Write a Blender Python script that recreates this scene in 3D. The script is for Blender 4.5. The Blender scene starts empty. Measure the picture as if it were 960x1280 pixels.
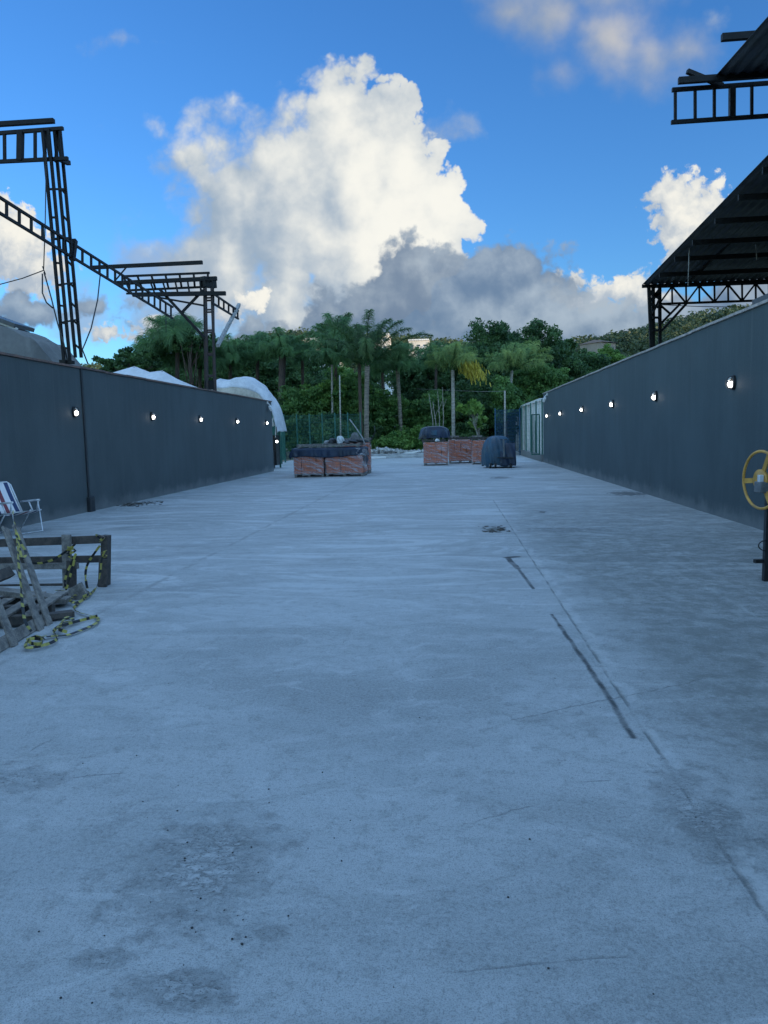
import bpy, math, random
import numpy as np
from mathutils import Vector, Matrix

SC = bpy.context.scene
COL = SC.collection
rad = math.radians
rng = np.random.default_rng(11)
random.seed(7)

# ------------------------------------------------------------------ camera
EYE = Vector((0, 0, 1.55))
CAM_ROT = (Matrix.Rotation(rad(4.95), 4, 'Z') @ Matrix.Rotation(rad(90 - 5.77), 4, 'X') @ Matrix.Rotation(rad(-1.43), 4, 'Z'))
cam_d = bpy.data.cameras.new('camera')
cam_d.sensor_fit = 'HORIZONTAL'
cam_d.sensor_width = 36.0
cam_d.lens = 36.0
cam_d.clip_end = 5000
cam = bpy.data.objects.new('camera', cam_d)
COL.objects.link(cam)
cam.matrix_world = Matrix.Translation(EYE) @ CAM_ROT
SC.camera = cam

def ray(px, py):
    return (CAM_ROT.to_3x3() @ Vector(((px - 480) / 960, (640 - py) / 960, -1.0)))
def at(px, py, ax, val):
    d = ray(px, py)
    return EYE + d * ((val - EYE[ax]) / d[ax])
def ax_(px, py, X): return at(px, py, 0, X)
def ay(px, py, Y): return at(px, py, 1, Y)
def az(px, py, Z=0.0): return at(px, py, 2, Z)

# ------------------------------------------------------------------ node helper
class NT:
    def __init__(s, tree, dim='3D'):
        s.dim = dim
        s.t = tree
        s.n = tree.nodes
        s.l = tree.links
    def put(s, sock, v):
        if v is None: return
        if isinstance(v, bpy.types.NodeSocket): s.l.new(v, sock)
        elif isinstance(v, (tuple, list)) and sock.type == 'RGBA' and len(v) == 3: sock.default_value = (*v, 1)
        else: sock.default_value = v
    def m(s, op, a, b=None, c=None, clamp=False):
        n = s.n.new('ShaderNodeMath'); n.operation = op; n.use_clamp = clamp
        s.put(n.inputs[0], a); s.put(n.inputs[1], b)
        if c is not None: s.put(n.inputs[2], c)
        return n.outputs[0]
    def v(s, op, a, b=None, out=0):
        n = s.n.new('ShaderNodeVectorMath'); n.operation = op
        s.put(n.inputs[0], a); s.put(n.inputs[1], b)
        return n.outputs['Value'] if op in ('LENGTH', 'DOT_PRODUCT', 'DISTANCE') else n.outputs[0]
    def scale(s, a, f):
        n = s.n.new('ShaderNodeVectorMath'); n.operation = 'SCALE'
        s.put(n.inputs[0], a); s.put(n.inputs['Scale'], f); return n.outputs[0]
    def mix(s, f, a, b, typ='MIX'):
        n = s.n.new('ShaderNodeMix'); n.data_type = 'RGBA'; n.blend_type = typ
        s.put(n.inputs[0], f); s.put(n.inputs[6], a); s.put(n.inputs[7], b)
        return n.outputs[2]
    def noise(s, vec, scale, detail=4, rough=0.55, lac=2.0, col=False, dist=0.0, dim=None):
        n = s.n.new('ShaderNodeTexNoise'); n.noise_dimensions = dim or s.dim
        s.put(n.inputs['Vector'], vec); n.inputs['Scale'].default_value = scale
        n.inputs['Detail'].default_value = detail; n.inputs['Roughness'].default_value = rough
        n.inputs['Lacunarity'].default_value = lac; n.inputs['Distortion'].default_value = dist
        return n.outputs['Color'] if col else n.outputs[0]
    def vor(s, vec, scale, detail=0, feature='F1', rough=0.5, smooth=0.5, out='Distance'):
        n = s.n.new('ShaderNodeTexVoronoi'); n.feature = feature; n.voronoi_dimensions = s.dim
        s.put(n.inputs['Vector'], vec); n.inputs['Scale'].default_value = scale
        if 'Detail' in n.inputs: n.inputs['Detail'].default_value = detail; n.inputs['Roughness'].default_value = rough
        if 'Detail' in n.inputs: n.normalize = True
        if feature == 'SMOOTH_F1': n.inputs['Smoothness'].default_value = smooth
        return n.outputs[out]
    def ramp(s, f, lo, hi, a=0.0, b=1.0, smooth=True):
        n = s.n.new('ShaderNodeMapRange'); n.interpolation_type = 'SMOOTHSTEP' if smooth else 'LINEAR'
        s.put(n.inputs[0], f); n.inputs[1].default_value = lo; n.inputs[2].default_value = hi
        n.inputs[3].default_value = a; n.inputs[4].default_value = b
        return n.outputs[0]
    def xyz(s, x, y, z=0.0):
        n = s.n.new('ShaderNodeCombineXYZ')
        s.put(n.inputs[0], x); s.put(n.inputs[1], y); s.put(n.inputs[2], z); return n.outputs[0]
    def sep(s, v):
        n = s.n.new('ShaderNodeSeparateXYZ'); s.put(n.inputs[0], v); return n.outputs
    def obj(s):
        return s.n.new('ShaderNodeTexCoord').outputs['Object']
    def bump(s, h, strength=0.3, dist=0.01):
        n = s.n.new('ShaderNodeBump'); s.put(n.inputs['Height'], h)
        n.inputs['Strength'].default_value = strength; n.inputs['Distance'].default_value = dist
        return n.outputs[0]

def newmat(name):
    m = bpy.data.materials.new(name); m.use_nodes = True
    nt = NT(m.node_tree)
    return m, nt, m.node_tree.nodes['Principled BSDF']

def mat(name, c, rough=0.6, var=0.25, scale=6.0, metal=0.0, bump=0.15, stretch=(1, 1, 1), c2=None, spec=0.5):
    m, nt, b = newmat(name)
    o = nt.v('MULTIPLY', nt.obj(), tuple(stretch))
    n1 = nt.noise(o, scale, 6, 0.6)
    n2 = nt.noise(o, scale * 7, 3, 0.6)
    f = nt.m('ADD', nt.m('MULTIPLY', n1, 0.7), nt.m('MULTIPLY', n2, 0.3))
    lo = tuple(x * (1 - var) for x in c); hi = tuple(min(1, x * (1 + var)) for x in c)
    if c2: lo, hi = c2, c
    nt.put(b.inputs['Base Color'], nt.mix(nt.ramp(f, 0.35, 0.65), lo, hi))
    nt.put(b.inputs['Roughness'], nt.ramp(n1, 0.3, 0.7, max(0.05, rough - 0.12), min(1, rough + 0.12)))
    b.inputs['Metallic'].default_value = metal
    b.inputs['Specular IOR Level'].default_value = spec
    if bump: nt.put(b.inputs['Normal'], nt.bump(f, bump, 0.02))
    return m

# ------------------------------------------------------------------ mesh helper
def link(name, me, material=None, parent=None, loc=None):
    o = bpy.data.objects.new(name, me); COL.objects.link(o)
    if material is not None:
        for mm in (material if isinstance(material, (list, tuple)) else [material]): me.materials.append(mm)
    if parent is not None: o.parent = parent
    if loc is not None: o.location = loc
    return o
def tag(o, label=None, cat=None, group=None, kind=None):
    if label: o['label'] = label
    if cat: o['category'] = cat
    if group: o['group'] = group
    if kind: o['kind'] = kind
    return o
def thing(name, loc, label, cat, group=None, rz=0.0):
    o = bpy.data.objects.new(name, None); COL.objects.link(o)
    o.empty_display_size = 0.2
    o.location = loc; o.rotation_euler = (0, 0, rz)
    return tag(o, label, cat, group)
def copy_tree(o, parent=None):
    c = o.copy(); COL.objects.link(c)
    if parent is not None: c.parent = parent
    for ch in list(o.children): copy_tree(ch, c)
    return c

class MB:
    def __init__(s): s.v = []; s.f = []; s.mi = []; s.cur = 0; s.sm = []; s.smooth = False
    def face(s, idx): s.f.append(idx); s.mi.append(s.cur); s.sm.append(s.smooth)
    def box(s, c, size, R=None):
        c = Vector(c); b = len(s.v); h = [x / 2 for x in size]
        for sx in (-1, 1):
            for sy in (-1, 1):
                for sz in (-1, 1):
                    p = Vector((sx * h[0], sy * h[1], sz * h[2]))
                    if R is not None: p = R @ p
                    s.v.append(tuple(c + p))
        for q in ((0, 1, 3, 2), (4, 6, 7, 5), (0, 4, 5, 1), (2, 3, 7, 6), (0, 2, 6, 4), (1, 5, 7, 3)):
            s.face(tuple(b + i for i in q))
        return s
    def bar(s, p, q, w, h=None, up=(0, 0, 1)):
        p = Vector(p); q = Vector(q); h = w if h is None else h
        d = (q - p); L = d.length; d = d / L
        u = Vector(up)
        if abs(d.dot(u)) > 0.97: u = Vector((0, 1, 0))
        x = d.cross(u).normalized(); z = x.cross(d).normalized()
        R = Matrix((x, d, z)).transposed()
        return s.box((p + q) / 2, (w, L, h), R)
    def tube(s, pts, r, n=8, cap=True):
        pts = [Vector(p) for p in pts]; k = len(pts)
        rr = r if isinstance(r, (list, tuple)) else [r] * k
        sm0 = s.smooth; s.smooth = True
        rings = []; prev = None
        for i, p in enumerate(pts):
            d = (pts[min(i + 1, k - 1)] - pts[max(i - 1, 0)]).normalized()
            if prev is None:
                u = Vector((0, 0, 1)) if abs(d.z) < 0.9 else Vector((1, 0, 0))
                x = d.cross(u).normalized()
            else:
                x = (prev - d * prev.dot(d)).normalized()
            prev = x; y = d.cross(x)
            b = len(s.v)
            for j in range(n):
                a = 2 * math.pi * j / n
                s.v.append(tuple(p + (x * math.cos(a) + y * math.sin(a)) * rr[i]))
            rings.append(b)
        for a, b in zip(rings, rings[1:]):
            for j in range(n): s.face((a + j, a + (j + 1) % n, b + (j + 1) % n, b + j))
        s.smooth = False
        if cap:
            s.face(tuple(rings[0] + j for j in range(n))[::-1]); s.face(tuple(rings[-1] + j for j in range(n)))
        s.smooth = sm0
        return s
    def lathe(s, c, axis, prof, n=20):
        # prof: list of (distance along axis, radius)
        c = Vector(c); a = Vector(axis).normalized()
        u = Vector((0, 0, 1)) if abs(a.z) < 0.9 else Vector((1, 0, 0))
        x = a.cross(u).normalized(); y = a.cross(x)
        rings = []
        for t, r in prof:
            b = len(s.v)
            for j in range(n):
                th = 2 * math.pi * j / n
                s.v.append(tuple(c + a * t + (x * math.cos(th) + y * math.sin(th)) * max(r, 1e-4)))
            rings.append(b)
        sm0 = s.smooth; s.smooth = True
        for p, q in zip(rings, rings[1:]):
            for j in range(n): s.face((p + j, p + (j + 1) % n, q + (j + 1) % n, q + j))
        s.smooth = sm0
        s.face(tuple(rings[0] + j for j in range(n))[::-1]); s.face(tuple(rings[-1] + j for j in range(n)))
        return s
    def torus(s, c, axis, R, r, n=40, m=8):
        c = Vector(c); a = Vector(axis).normalized()
        u = Vector((0, 0, 1)); x = a.cross(u).normalized(); y = a.cross(x)
        b = len(s.v); sm0 = s.smooth; s.smooth = True
        for i in range(n):
            th = 2 * math.pi * i / n; e = x * math.cos(th) + y * math.sin(th)
            for j in range(m):
                ph = 2 * math.pi * j / m
                s.v.append(tuple(c + e * (R + r * math.cos(ph)) + a * (r * math.sin(ph))))
        for i in range(n):
            for j in range(m):
                s.face((b + i * m + j, b + ((i + 1) % n) * m + j, b + ((i + 1) % n) * m + (j + 1) % m, b + i * m + (j + 1) % m))
        s.smooth = sm0
        return s
    def grid(s, fn, nu, nv, closed_u=False):
        b = len(s.v); sm0 = s.smooth; s.smooth = True
        for i in range(nu):
            for j in range(nv): s.v.append(tuple(fn(i / (nu - 1), j / (nv - 1))))
        for i in range(nu - 1):
            for j in range(nv - 1):
                s.face((b + i * nv + j, b + (i + 1) * nv + j, b + (i + 1) * nv + j + 1, b + i * nv + j + 1))
        s.smooth = sm0
        return s
    def build(s, name, material, parent=None, bevel=0.0, solid=0.0, off=None):
        if off is None: off = Vector(parent.location) if (parent is not None and parent.type == 'EMPTY') else Vector((0, 0, 0))
        me = bpy.data.meshes.new(name)
        me.from_pydata([(x - off[0], y - off[1], z - off[2]) for x, y, z in s.v], [], s.f)
        me.polygons.foreach_set('material_index', s.mi); me.polygons.foreach_set('use_smooth', s.sm)
        me.update()
        o = link(name, me, material, parent)
        if solid:
            md = o.modifiers.new('solid', 'SOLIDIFY'); md.thickness = solid; md.offset = 0
        if bevel:
            md = o.modifiers.new('bevel', 'BEVEL'); md.width = bevel; md.segments = 2; md.limit_method = 'ANGLE'
        return o
def place(mb_root, *a): pass

# ------------------------------------------------------------------ light, sky, view
SUN_EL, SUN_AZ = 7.0, 118.0       # azimuth clockwise from +Y: the sun stands low, to the right and a little behind
sun_dir = Vector((math.sin(rad(SUN_AZ)) * math.cos(rad(SUN_EL)), math.cos(rad(SUN_AZ)) * math.cos(rad(SUN_EL)), math.sin(rad(SUN_EL))))
sd = bpy.data.lights.new('sun', 'SUN'); sd.energy = 2.2; sd.angle = rad(0.5); sd.color = (1.0, 0.80, 0.58)
so = bpy.data.objects.new('sun', sd); COL.objects.link(so)
so.rotation_euler = sun_dir.to_track_quat('Z', 'Y').to_euler()

SKY_K = 0.15
EXPO = 1.35
W = bpy.data.worlds.new('World'); SC.world = W; W.use_nodes = True
W.cycles.sampling_method = 'MANUAL'; W.cycles.sample_map_resolution = 512
wt = W.node_tree; wt.nodes.clear(); nt = NT(wt)
sky = wt.nodes.new('ShaderNodeTexSky'); sky.sky_type = 'NISHITA'; sky.sun_disc = False
sky.sun_elevation = rad(SUN_EL); sky.sun_rotation = rad(SUN_AZ)
sky.air_density = 1.0; sky.dust_density = 0.4; sky.ozone_density = 2.5; sky.altitude = 0
skyc = sky.outputs[0]
hs = wt.nodes.new('ShaderNodeHueSaturation'); nt.put(hs.inputs['Color'], skyc); hs.inputs['Saturation'].default_value = 1.1
skyb = hs.outputs[0]
skyc = nt.mix(1.0, skyb, (0.37, 0.585, 0.87), 'MULTIPLY')

dirv = wt.nodes.new('ShaderNodeTexCoord').outputs['Generated']
sx, sy, sz = nt.sep(dirv)
ysafe = nt.m('MAXIMUM', sy, 0.05)
# sky position as slope (east, up) along the yard's axis, in hundredths of a 960 px focal length
U = nt.m('MULTIPLY', nt.m('DIVIDE', sx, ysafe), 9.6)
V_ = nt.m('MULTIPLY', nt.m('DIVIDE', sz, ysafe), 9.6)
P0 = nt.xyz(U, V_, 0.0)
def sk(px, py):
    d = ray(px, py); return (d.x / d.y * 9.6, d.z / d.y * 9.6, 0.0)

def field_group(name, blobs, amp, scale, billow):
    g = bpy.data.node_groups.new(name, 'ShaderNodeTree')
    g.interface.new_socket('P', in_out='INPUT', socket_type='NodeSocketVector')
    g.interface.new_socket('F', in_out='OUTPUT', socket_type='NodeSocketFloat')
    gi = g.nodes.new('NodeGroupInput'); go = g.nodes.new('NodeGroupOutput'); q = NT(g, '2D')
    P = gi.outputs[0]
    w1 = q.scale(q.v('SUBTRACT', q.noise(P, 1.3, 3, 0.5, col=True), (0.5, 0.5, 0.5)), 0.45)
    Pw = q.v('MULTIPLY', q.v('ADD', P, w1), (1, 1, 0))
    acc = None
    for (px, py, rx, ry) in blobs:
        c = sk(px, py)
        d = q.v('LENGTH', q.v('MULTIPLY', q.v('SUBTRACT', Pw, c), (100 / rx, 100 / ry, 0)))
        f = q.m('MULTIPLY', q.m('SUBTRACT', 1.0, d), min(rx, ry) / 100)
        acc = f if acc is None else q.m('SMOOTH_MAX', acc, f, 0.12)
    n = q.noise(P, scale, 8, 0.54)
    fb = q.m('MULTIPLY', q.m('SUBTRACT', n, 0.5), amp)
    P2 = q.v('ADD', P, q.scale(q.v('SUBTRACT', q.noise(P, scale * 2.2, 4, 0.6, col=True), (0.5, 0.5, 0.5)), 0.22))
    b1 = q.vor(P2, scale * 2.2, 3.0, 'F1', 0.5)
    bb = q.m('MULTIPLY', q.m('SUBTRACT', 0.34, b1), billow * 1.5)
    q.l.new(q.m('ADD', q.m('ADD', acc, fb), bb), go.inputs[0])
    return g
def use(g, vec):
    n = wt.nodes.new('ShaderNodeGroup'); n.node_tree = g; nt.put(n.inputs[0], vec); return n.outputs[0]

KC = 1.0 / (SKY_K * 2 ** EXPO)
def colk(c): return tuple(x * KC for x in c)
def layer(base, name, blobs, amp, scale, billow, edge, lit, shade, contrast, glows, opac=1.0, light=(0.17, 0.11, 0), lo=-0.25):
    g = field_group(name, blobs, amp, scale, billow)
    f0 = use(g, P0); f1 = use(g, nt.v('ADD', P0, light))
    q_ = nt.m('DIVIDE', f0, edge, clamp=True)
    a = nt.m('MULTIPLY', nt.m('MULTIPLY', nt.m('MULTIPLY', q_, q_), nt.m('SUBTRACT', 3.0, nt.m('MULTIPLY', q_, 2.0))), opac)
    lf = nt.m('MULTIPLY', nt.m('SUBTRACT', f0, f1), contrast)
    for (px, py, rx, ry, k) in glows:
        d = nt.v('LENGTH', nt.v('MULTIPLY', nt.v('SUBTRACT', P0, sk(px, py)), (100 / rx, 100 / ry, 0)))
        lf = nt.m('ADD', lf, nt.m('MULTIPLY', nt.m('POWER', 2.718, nt.m('MULTIPLY', nt.m('MULTIPLY', d, d), -1.0)), k))
    L = nt.ramp(lf, lo, 1.0)
    return nt.mix(a, base, nt.mix(L, colk(shade), colk(lit)))

out = skyc
# pale wisps
out = layer(out, 'wisps', [(155, 58, 26, 9), (545, 168, 40, 26), (892, 28, 12, 8), (150, 158, 20, 8), (165, 262, 30, 18), (470, 345, 60, 40), (110, 395, 80, 40), (230, 395, 140, 50), (210, 330, 90, 50)],
            0.8, 1.6, 0.1, 0.35, (0.55, 0.62, 0.72), (0.30, 0.40, 0.56), 0.8, [], 0.75)
# tall cumulus over the trees and its neighbours
cum = [(428, 128, 62, 52), (392, 152, 52, 48), (478, 158, 50, 46), (505, 205, 55, 52), (535, 245, 46, 44), (560, 278, 32, 30), (545, 300, 42, 34),
       (430, 230, 110, 110), (375, 270, 110, 110), (298, 250, 92, 84), (250, 200, 62, 52), (228, 165, 40, 28), (270, 152, 36, 26), (330, 190, 60, 50),
       (460, 320, 105, 90), (520, 320, 60, 50), (280, 335, 95, 80), (200, 305, 38, 20), (345, 380, 110, 60), (240, 390, 70, 34)]
cedge = nt.ramp(U, sk(250, 200)[0], sk(520, 200)[0], 0.50, 0.07)
out = layer(out, 'cumulus', cum, 0.55, 1.1, 0.52, cedge, (0.94, 0.93, 0.86), (0.33, 0.43, 0.55), 0.85,
            [(530, 270, 75, 85, 0.62), (395, 120, 50, 45, 0.25), (480, 330, 90, 60, 0.42), (455, 220, 70, 90, 0.25), (330, 290, 130, 120, 0.20), (228, 165, 34, 30, 0.35), (350, 200, 34, 26, 0.3), (420, 160, 60, 60, 0.2)], light=(0.26, 0.16, 0))
brt = [(842, 242, 33, 30), (872, 244, 30, 28), (858, 275, 36, 40), (838, 302, 24, 26), (868, 310, 36, 34), (850, 330, 36, 20), (775, 360, 40, 24), (742, 366, 34, 20), (808, 368, 38, 26), (715, 360, 26, 13),
       (18, 300, 52, 44), (-30, 290, 60, 60), (40, 340, 50, 30), (318, 378, 22, 20), (296, 392, 26, 14), (185, 408, 26, 12), (150, 415, 40, 14), (-120, 330, 90, 80), (1010, 330, 80, 60), (560, 318, 22, 18)]
out = layer(out, 'bright_cumulus', brt, 0.26, 2.2, 0.34, 0.10, (0.93, 0.91, 0.83), (0.42, 0.50, 0.60), 1.8,
            [(855, 275, 60, 70, 0.5), (10, 290, 60, 40, 0.55), (775, 355, 40, 16, 0.4), (318, 375, 30, 24, 0.6)])
# low shaded clouds in front
low = [(535, 345, 66, 46), (500, 372, 90, 50), (440, 384, 60, 34), (620, 345, 80, 50), (672, 365, 66, 42), (585, 395, 150, 60), (690, 412, 130, 52), (775, 420, 110, 44), (860, 400, 110, 40), (960, 390, 120, 50),
       (40, 385, 70, 24), (115, 380, 46, 22), (20, 372, 40, 22), (-80, 390, 90, 40), (420, 420, 110, 30), (300, 425, 90, 18)]
out = layer(out, 'low_clouds', low, 0.55, 1.4, 0.36, 0.15, (0.42, 0.50, 0.58), (0.155, 0.23, 0.345), 1.4,
            [(640, 400, 60, 30, 0.35), (740, 385, 70, 18, 0.55), (560, 430, 60, 16, 0.4)], 0.95, (0.10, 0.22, 0))
# thin high cloud at the top right
high = [(640, 10, 60, 50), (690, 20, 80, 60), (760, 45, 80, 62), (815, 65, 60, 48), (850, 60, 40, 50), (760, -40, 140, 70), (700, 90, 40, 34)]
out = layer(out, 'high_cloud', high, 0.75, 1.1, 0.15, 0.75, (0.62, 0.60, 0.58), (0.30, 0.37, 0.47), 0.9,
            [(770, 45, 70, 60, 0.45)], 0.9)
win = nt.m('MULTIPLY', nt.ramp(sy, 0.10, 0.25), nt.m('MULTIPLY', nt.ramp(V_, 9.5, 7.5), nt.ramp(nt.m('ABSOLUTE', U), 14.0, 11.0)))
def bgnode(c):
    n = wt.nodes.new('ShaderNodeBackground'); n.inputs['Strength'].default_value = SKY_K
    nt.put(n.inputs['Color'], c); return n.outputs[0]
# unseen rest of the sky: broken cloud added and sky boosted as fill light
cl = nt.ramp(nt.noise(nt.v('MULTIPLY', dirv, (1, 1, 2.2)), 2.2, 4, 0.6, dim='3D'), 0.44, 0.60)
cl = nt.m('MULTIPLY', cl, nt.ramp(sz, 0.02, 0.2))
rest = nt.mix(nt.m('MULTIPLY', cl, 0.8), nt.mix(1.0, skyb, (1.3, 1.5, 1.6), 'MULTIPLY'), colk((0.90, 1.34, 1.90)))
mxs = wt.nodes.new('ShaderNodeMixShader'); nt.put(mxs.inputs[0], win)
wt.links.new(bgnode(rest), mxs.inputs[1]); wt.links.new(bgnode(out), mxs.inputs[2])
wo = wt.nodes.new('ShaderNodeOutputWorld'); wt.links.new(mxs.outputs[0], wo.inputs[0])

SC.view_settings.view_transform = 'Standard'; SC.view_settings.look = 'None'
SC.view_settings.gamma = 1.0; SC.view_settings.use_curve_mapping = False
SC.view_settings.exposure = EXPO
SC.render.engine = 'CYCLES'
SC.cycles.max_bounces = 6; SC.cycles.transparent_max_bounces = 24

# ------------------------------------------------------------------ materials
def concrete_material():
    m, nt, b = newmat('poured_concrete')
    nt.dim = '2D'
    P = nt.obj(); x, y, z = nt.sep(P)
    P2 = nt.xyz(x, y, 0.0)
    big = nt.noise(nt.v('MULTIPLY', P2, (0.7, 1.0, 1)), 0.30, 5, 0.6, dist=0.6)
    mid = nt.noise(nt.v('MULTIPLY', P2, (0.55, 1.25, 1)), 1.3, 7, 0.68, dist=0.4)
    sm = nt.noise(P2, 9, 8, 0.7)
    fin = nt.noise(P2, 60, 5, 0.75)
    gr = nt.noise(P2, 190, 3, 0.7)
    base = nt.mix(nt.ramp(big, 0.38, 0.62), (0.31, 0.322, 0.32), (0.415, 0.425, 0.425))
    base = nt.mix(nt.ramp(mid, 0.40, 0.64, 0.0, 0.7), base, (0.53, 0.53, 0.53))
    m2 = nt.noise(nt.v('MULTIPLY', P2, (0.8, 1.3, 1)), 3.1, 9, 0.72, dist=0.8)
    base = nt.mix(nt.m('MULTIPLY', nt.ramp(m2, 0.47, 0.36), 0.4), base, (0.28, 0.285, 0.275))
    base = nt.mix(nt.m('MULTIPLY', nt.ramp(m2, 0.56, 0.66), 0.55), base, (0.60, 0.60, 0.60))
    base = nt.mix(nt.m('MULTIPLY', nt.ramp(sm, 0.52, 0.66), 0.40), base, (0.22, 0.22, 0.215))
    base = nt.mix(nt.m('MULTIPLY', nt.ramp(fin, 0.44, 0.60), 0.40), base, (0.54, 0.54, 0.53))
    base = nt.mix(nt.m('MULTIPLY', nt.ramp(fin, 0.42, 0.34), 0.50), base, (0.19, 0.19, 0.185))
    base = nt.mix(nt.m('MULTIPLY', nt.ramp(gr, 0.53, 0.62), 0.55), base, (0.17, 0.17, 0.17))
    # white laitance streaks, drawn across the slab by the trowel
    lt = nt.noise(nt.v('MULTIPLY', P2, (0.42, 1.3, 1)), 1.0, 9, 0.70, dist=1.6)
    ltm = nt.m('MULTIPLY', nt.ramp(lt, 0.50, 0.62), nt.ramp(y, 4.0, 9.0))
    base = nt.mix(nt.m('MULTIPLY', ltm, 0.5), base, (0.64, 0.645, 0.65))
    ltd = nt.m('MULTIPLY', nt.ramp(lt, 0.46, 0.36), nt.ramp(y, 5.0, 10.0))
    base = nt.mix(nt.m('MULTIPLY', ltd, 0.4), base, (0.25, 0.25, 0.245))
    wob = nt.m('MULTIPLY', nt.m('SUBTRACT', nt.noise(P2, 2.6, 8, 0.72), 0.5), 0.13)
    # slab right of the long joint gets darker and coarser towards the near end
    right = nt.m('MULTIPLY', nt.ramp(nt.m('ADD', x, nt.m('MULTIPLY', wob, 4)), 0.8, 1.7), nt.ramp(y, 22.0, 9.0))
    mott = nt.ramp(nt.noise(P2, 4.5, 9, 0.74), 0.36, 0.64)
    base = nt.mix(nt.m('MULTIPLY', right, nt.m('ADD', nt.m('MULTIPLY', mott, 0.45), 0.32)), base, (0.16, 0.17, 0.155))
    hgt = nt.m('ADD', nt.m('MULTIPLY', fin, 0.5), nt.m('MULTIPLY', sm, 0.6))
    hgt = nt.m('ADD', hgt, nt.m('MULTIPLY', nt.m('MULTIPLY', right, nt.noise(P2, 28, 6, 0.7)), 0.7))
    brkn = nt.ramp(nt.noise(P2, 3.3, 5, 0.7), 0.40, 0.56)
    def seg(a, c, w, soft, col, k, rough=1.0, hdrop=0.0, brk=0.0):
        nonlocal base, hgt
        a = Vector(a[:2]); c = Vector(c[:2]); d = c - a; L = d.length; d = d / L
        xw = nt.m('ADD', nt.m('SUBTRACT', x, a.x), nt.m('MULTIPLY', wob, rough)); yw = nt.m('SUBTRACT', y, a.y)
        t = nt.m('ADD', nt.m('MULTIPLY', xw, d.x), nt.m('MULTIPLY', yw, d.y))
        tc = nt.m('MINIMUM', nt.m('MAXIMUM', t, 0.0), L)
        ex = nt.m('SUBTRACT', xw, nt.m('MULTIPLY', tc, d.x)); ey = nt.m('SUBTRACT', yw, nt.m('MULTIPLY', tc, d.y))
        dist = nt.m('SQRT', nt.m('ADD', nt.m('MULTIPLY', ex, ex), nt.m('MULTIPLY', ey, ey)))
        dist = nt.m('ADD', dist, nt.m('MULTIPLY', nt.m('SUBTRACT', sm, 0.5), w * 1.6))
        msk = nt.ramp(dist, w, w + soft, 1.0, 0.0)
        if brk: msk = nt.m('MULTIPLY', msk, nt.m('ADD', nt.m('MULTIPLY', brkn, brk), 1 - brk))
        base = nt.mix(nt.m('MULTIPLY', msk, k), base, col)
        if hdrop: hgt = nt.m('SUBTRACT', hgt, nt.m('MULTIPLY', msk, hdrop))
    def blot(px, py, rx, ry, col, k, thr=0.35):
        nonlocal base, hgt
        c = az(px, py)
        e = nt.v('LENGTH', nt.v('MULTIPLY', nt.v('SUBTRACT', P2, (c.x, c.y, 0)), (1 / rx, 1 / ry, 0)))
        msk = nt.ramp(nt.m('SUBTRACT', nt.m('SUBTRACT', 1.0, e), nt.m('MULTIPLY', nt.m('SUBTRACT', 0.62, sm), 2.2)), 0.0, thr)
        base = nt.mix(nt.m('MULTIPLY', msk, k), base, col)
        return msk
    # long joint, cross joints
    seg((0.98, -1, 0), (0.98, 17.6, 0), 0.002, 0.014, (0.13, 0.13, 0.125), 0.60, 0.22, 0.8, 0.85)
    seg((1.03, -1, 0), (1.03, 10.5, 0), 0.01, 0.05, (0.56, 0.56, 0.55), 0.5, 1.6, 0.0, 1.0)
    seg((-8, 18.0, 0), (4.6, 18.0, 0), 0.02, 0.10, (0.62, 0.62, 0.62), 0.6, 0.5)
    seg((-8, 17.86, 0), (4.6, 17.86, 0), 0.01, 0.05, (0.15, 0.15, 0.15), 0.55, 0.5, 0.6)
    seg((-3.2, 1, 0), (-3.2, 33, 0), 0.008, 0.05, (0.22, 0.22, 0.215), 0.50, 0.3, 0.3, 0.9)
    seg((-8, 30.0, 0), (4.6, 30.0, 0), 0.03, 0.25, (0.55, 0.55, 0.55), 0.5, 1.0)
    # shadow of the raised lip, and dirt, painted along the open gap by the joint
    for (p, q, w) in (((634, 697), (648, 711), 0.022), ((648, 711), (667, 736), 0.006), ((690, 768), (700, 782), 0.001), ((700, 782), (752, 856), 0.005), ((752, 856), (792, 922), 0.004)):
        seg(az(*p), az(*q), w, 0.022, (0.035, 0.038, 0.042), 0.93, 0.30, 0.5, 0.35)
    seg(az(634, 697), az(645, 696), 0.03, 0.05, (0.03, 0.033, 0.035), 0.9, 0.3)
    # hairline cracks and scratches
    for (p, q, k) in (((640, 900), (960, 832), 0.5), ((86, 972), (150, 966), 0.4), ((720, 978), (760, 975), 0.8), ((580, 1030), (700, 1000), 0.3), ((560, 1215), (780, 1195), 0.35), ((10, 960), (60, 925), 0.3)):
        seg(az(*p), az(*q), 0.0006, 0.006, (0.14, 0.14, 0.14), k, 1.5, 0.5, 0.8)
    for (p, q, k) in (((480, 735), (498, 778), 0.4), ((535, 715), (560, 765), 0.3), ((800, 690), (955, 775), 0.5), ((770, 700), (850, 745), 0.35), ((845, 690), (960, 755), 0.35), ((760, 800), (700, 840), 0.3)):
        seg(az(*p), az(*q), 0.004, 0.03, (0.55, 0.55, 0.55), k * 0.5, 2.0, 0.0, 0.7)
    # damp and dirty patches
    blot(620, 662, 0.28, 0.55, (0.07, 0.07, 0.055), 0.85); blot(168, 630, 0.55, 0.8, (0.07, 0.065, 0.05), 0.9)
    blot(785, 617, 0.75, 1.1, (0.09, 0.095, 0.095), 0.85); blot(678, 640, 0.12, 0.3, (0.06, 0.06, 0.06), 0.8)
    blot(705, 662, 0.9, 0.5, (0.16, 0.16, 0.155), 0.5); blot(625, 597, 0.55, 1.2, (0.10, 0.10, 0.10), 0.7)
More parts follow.
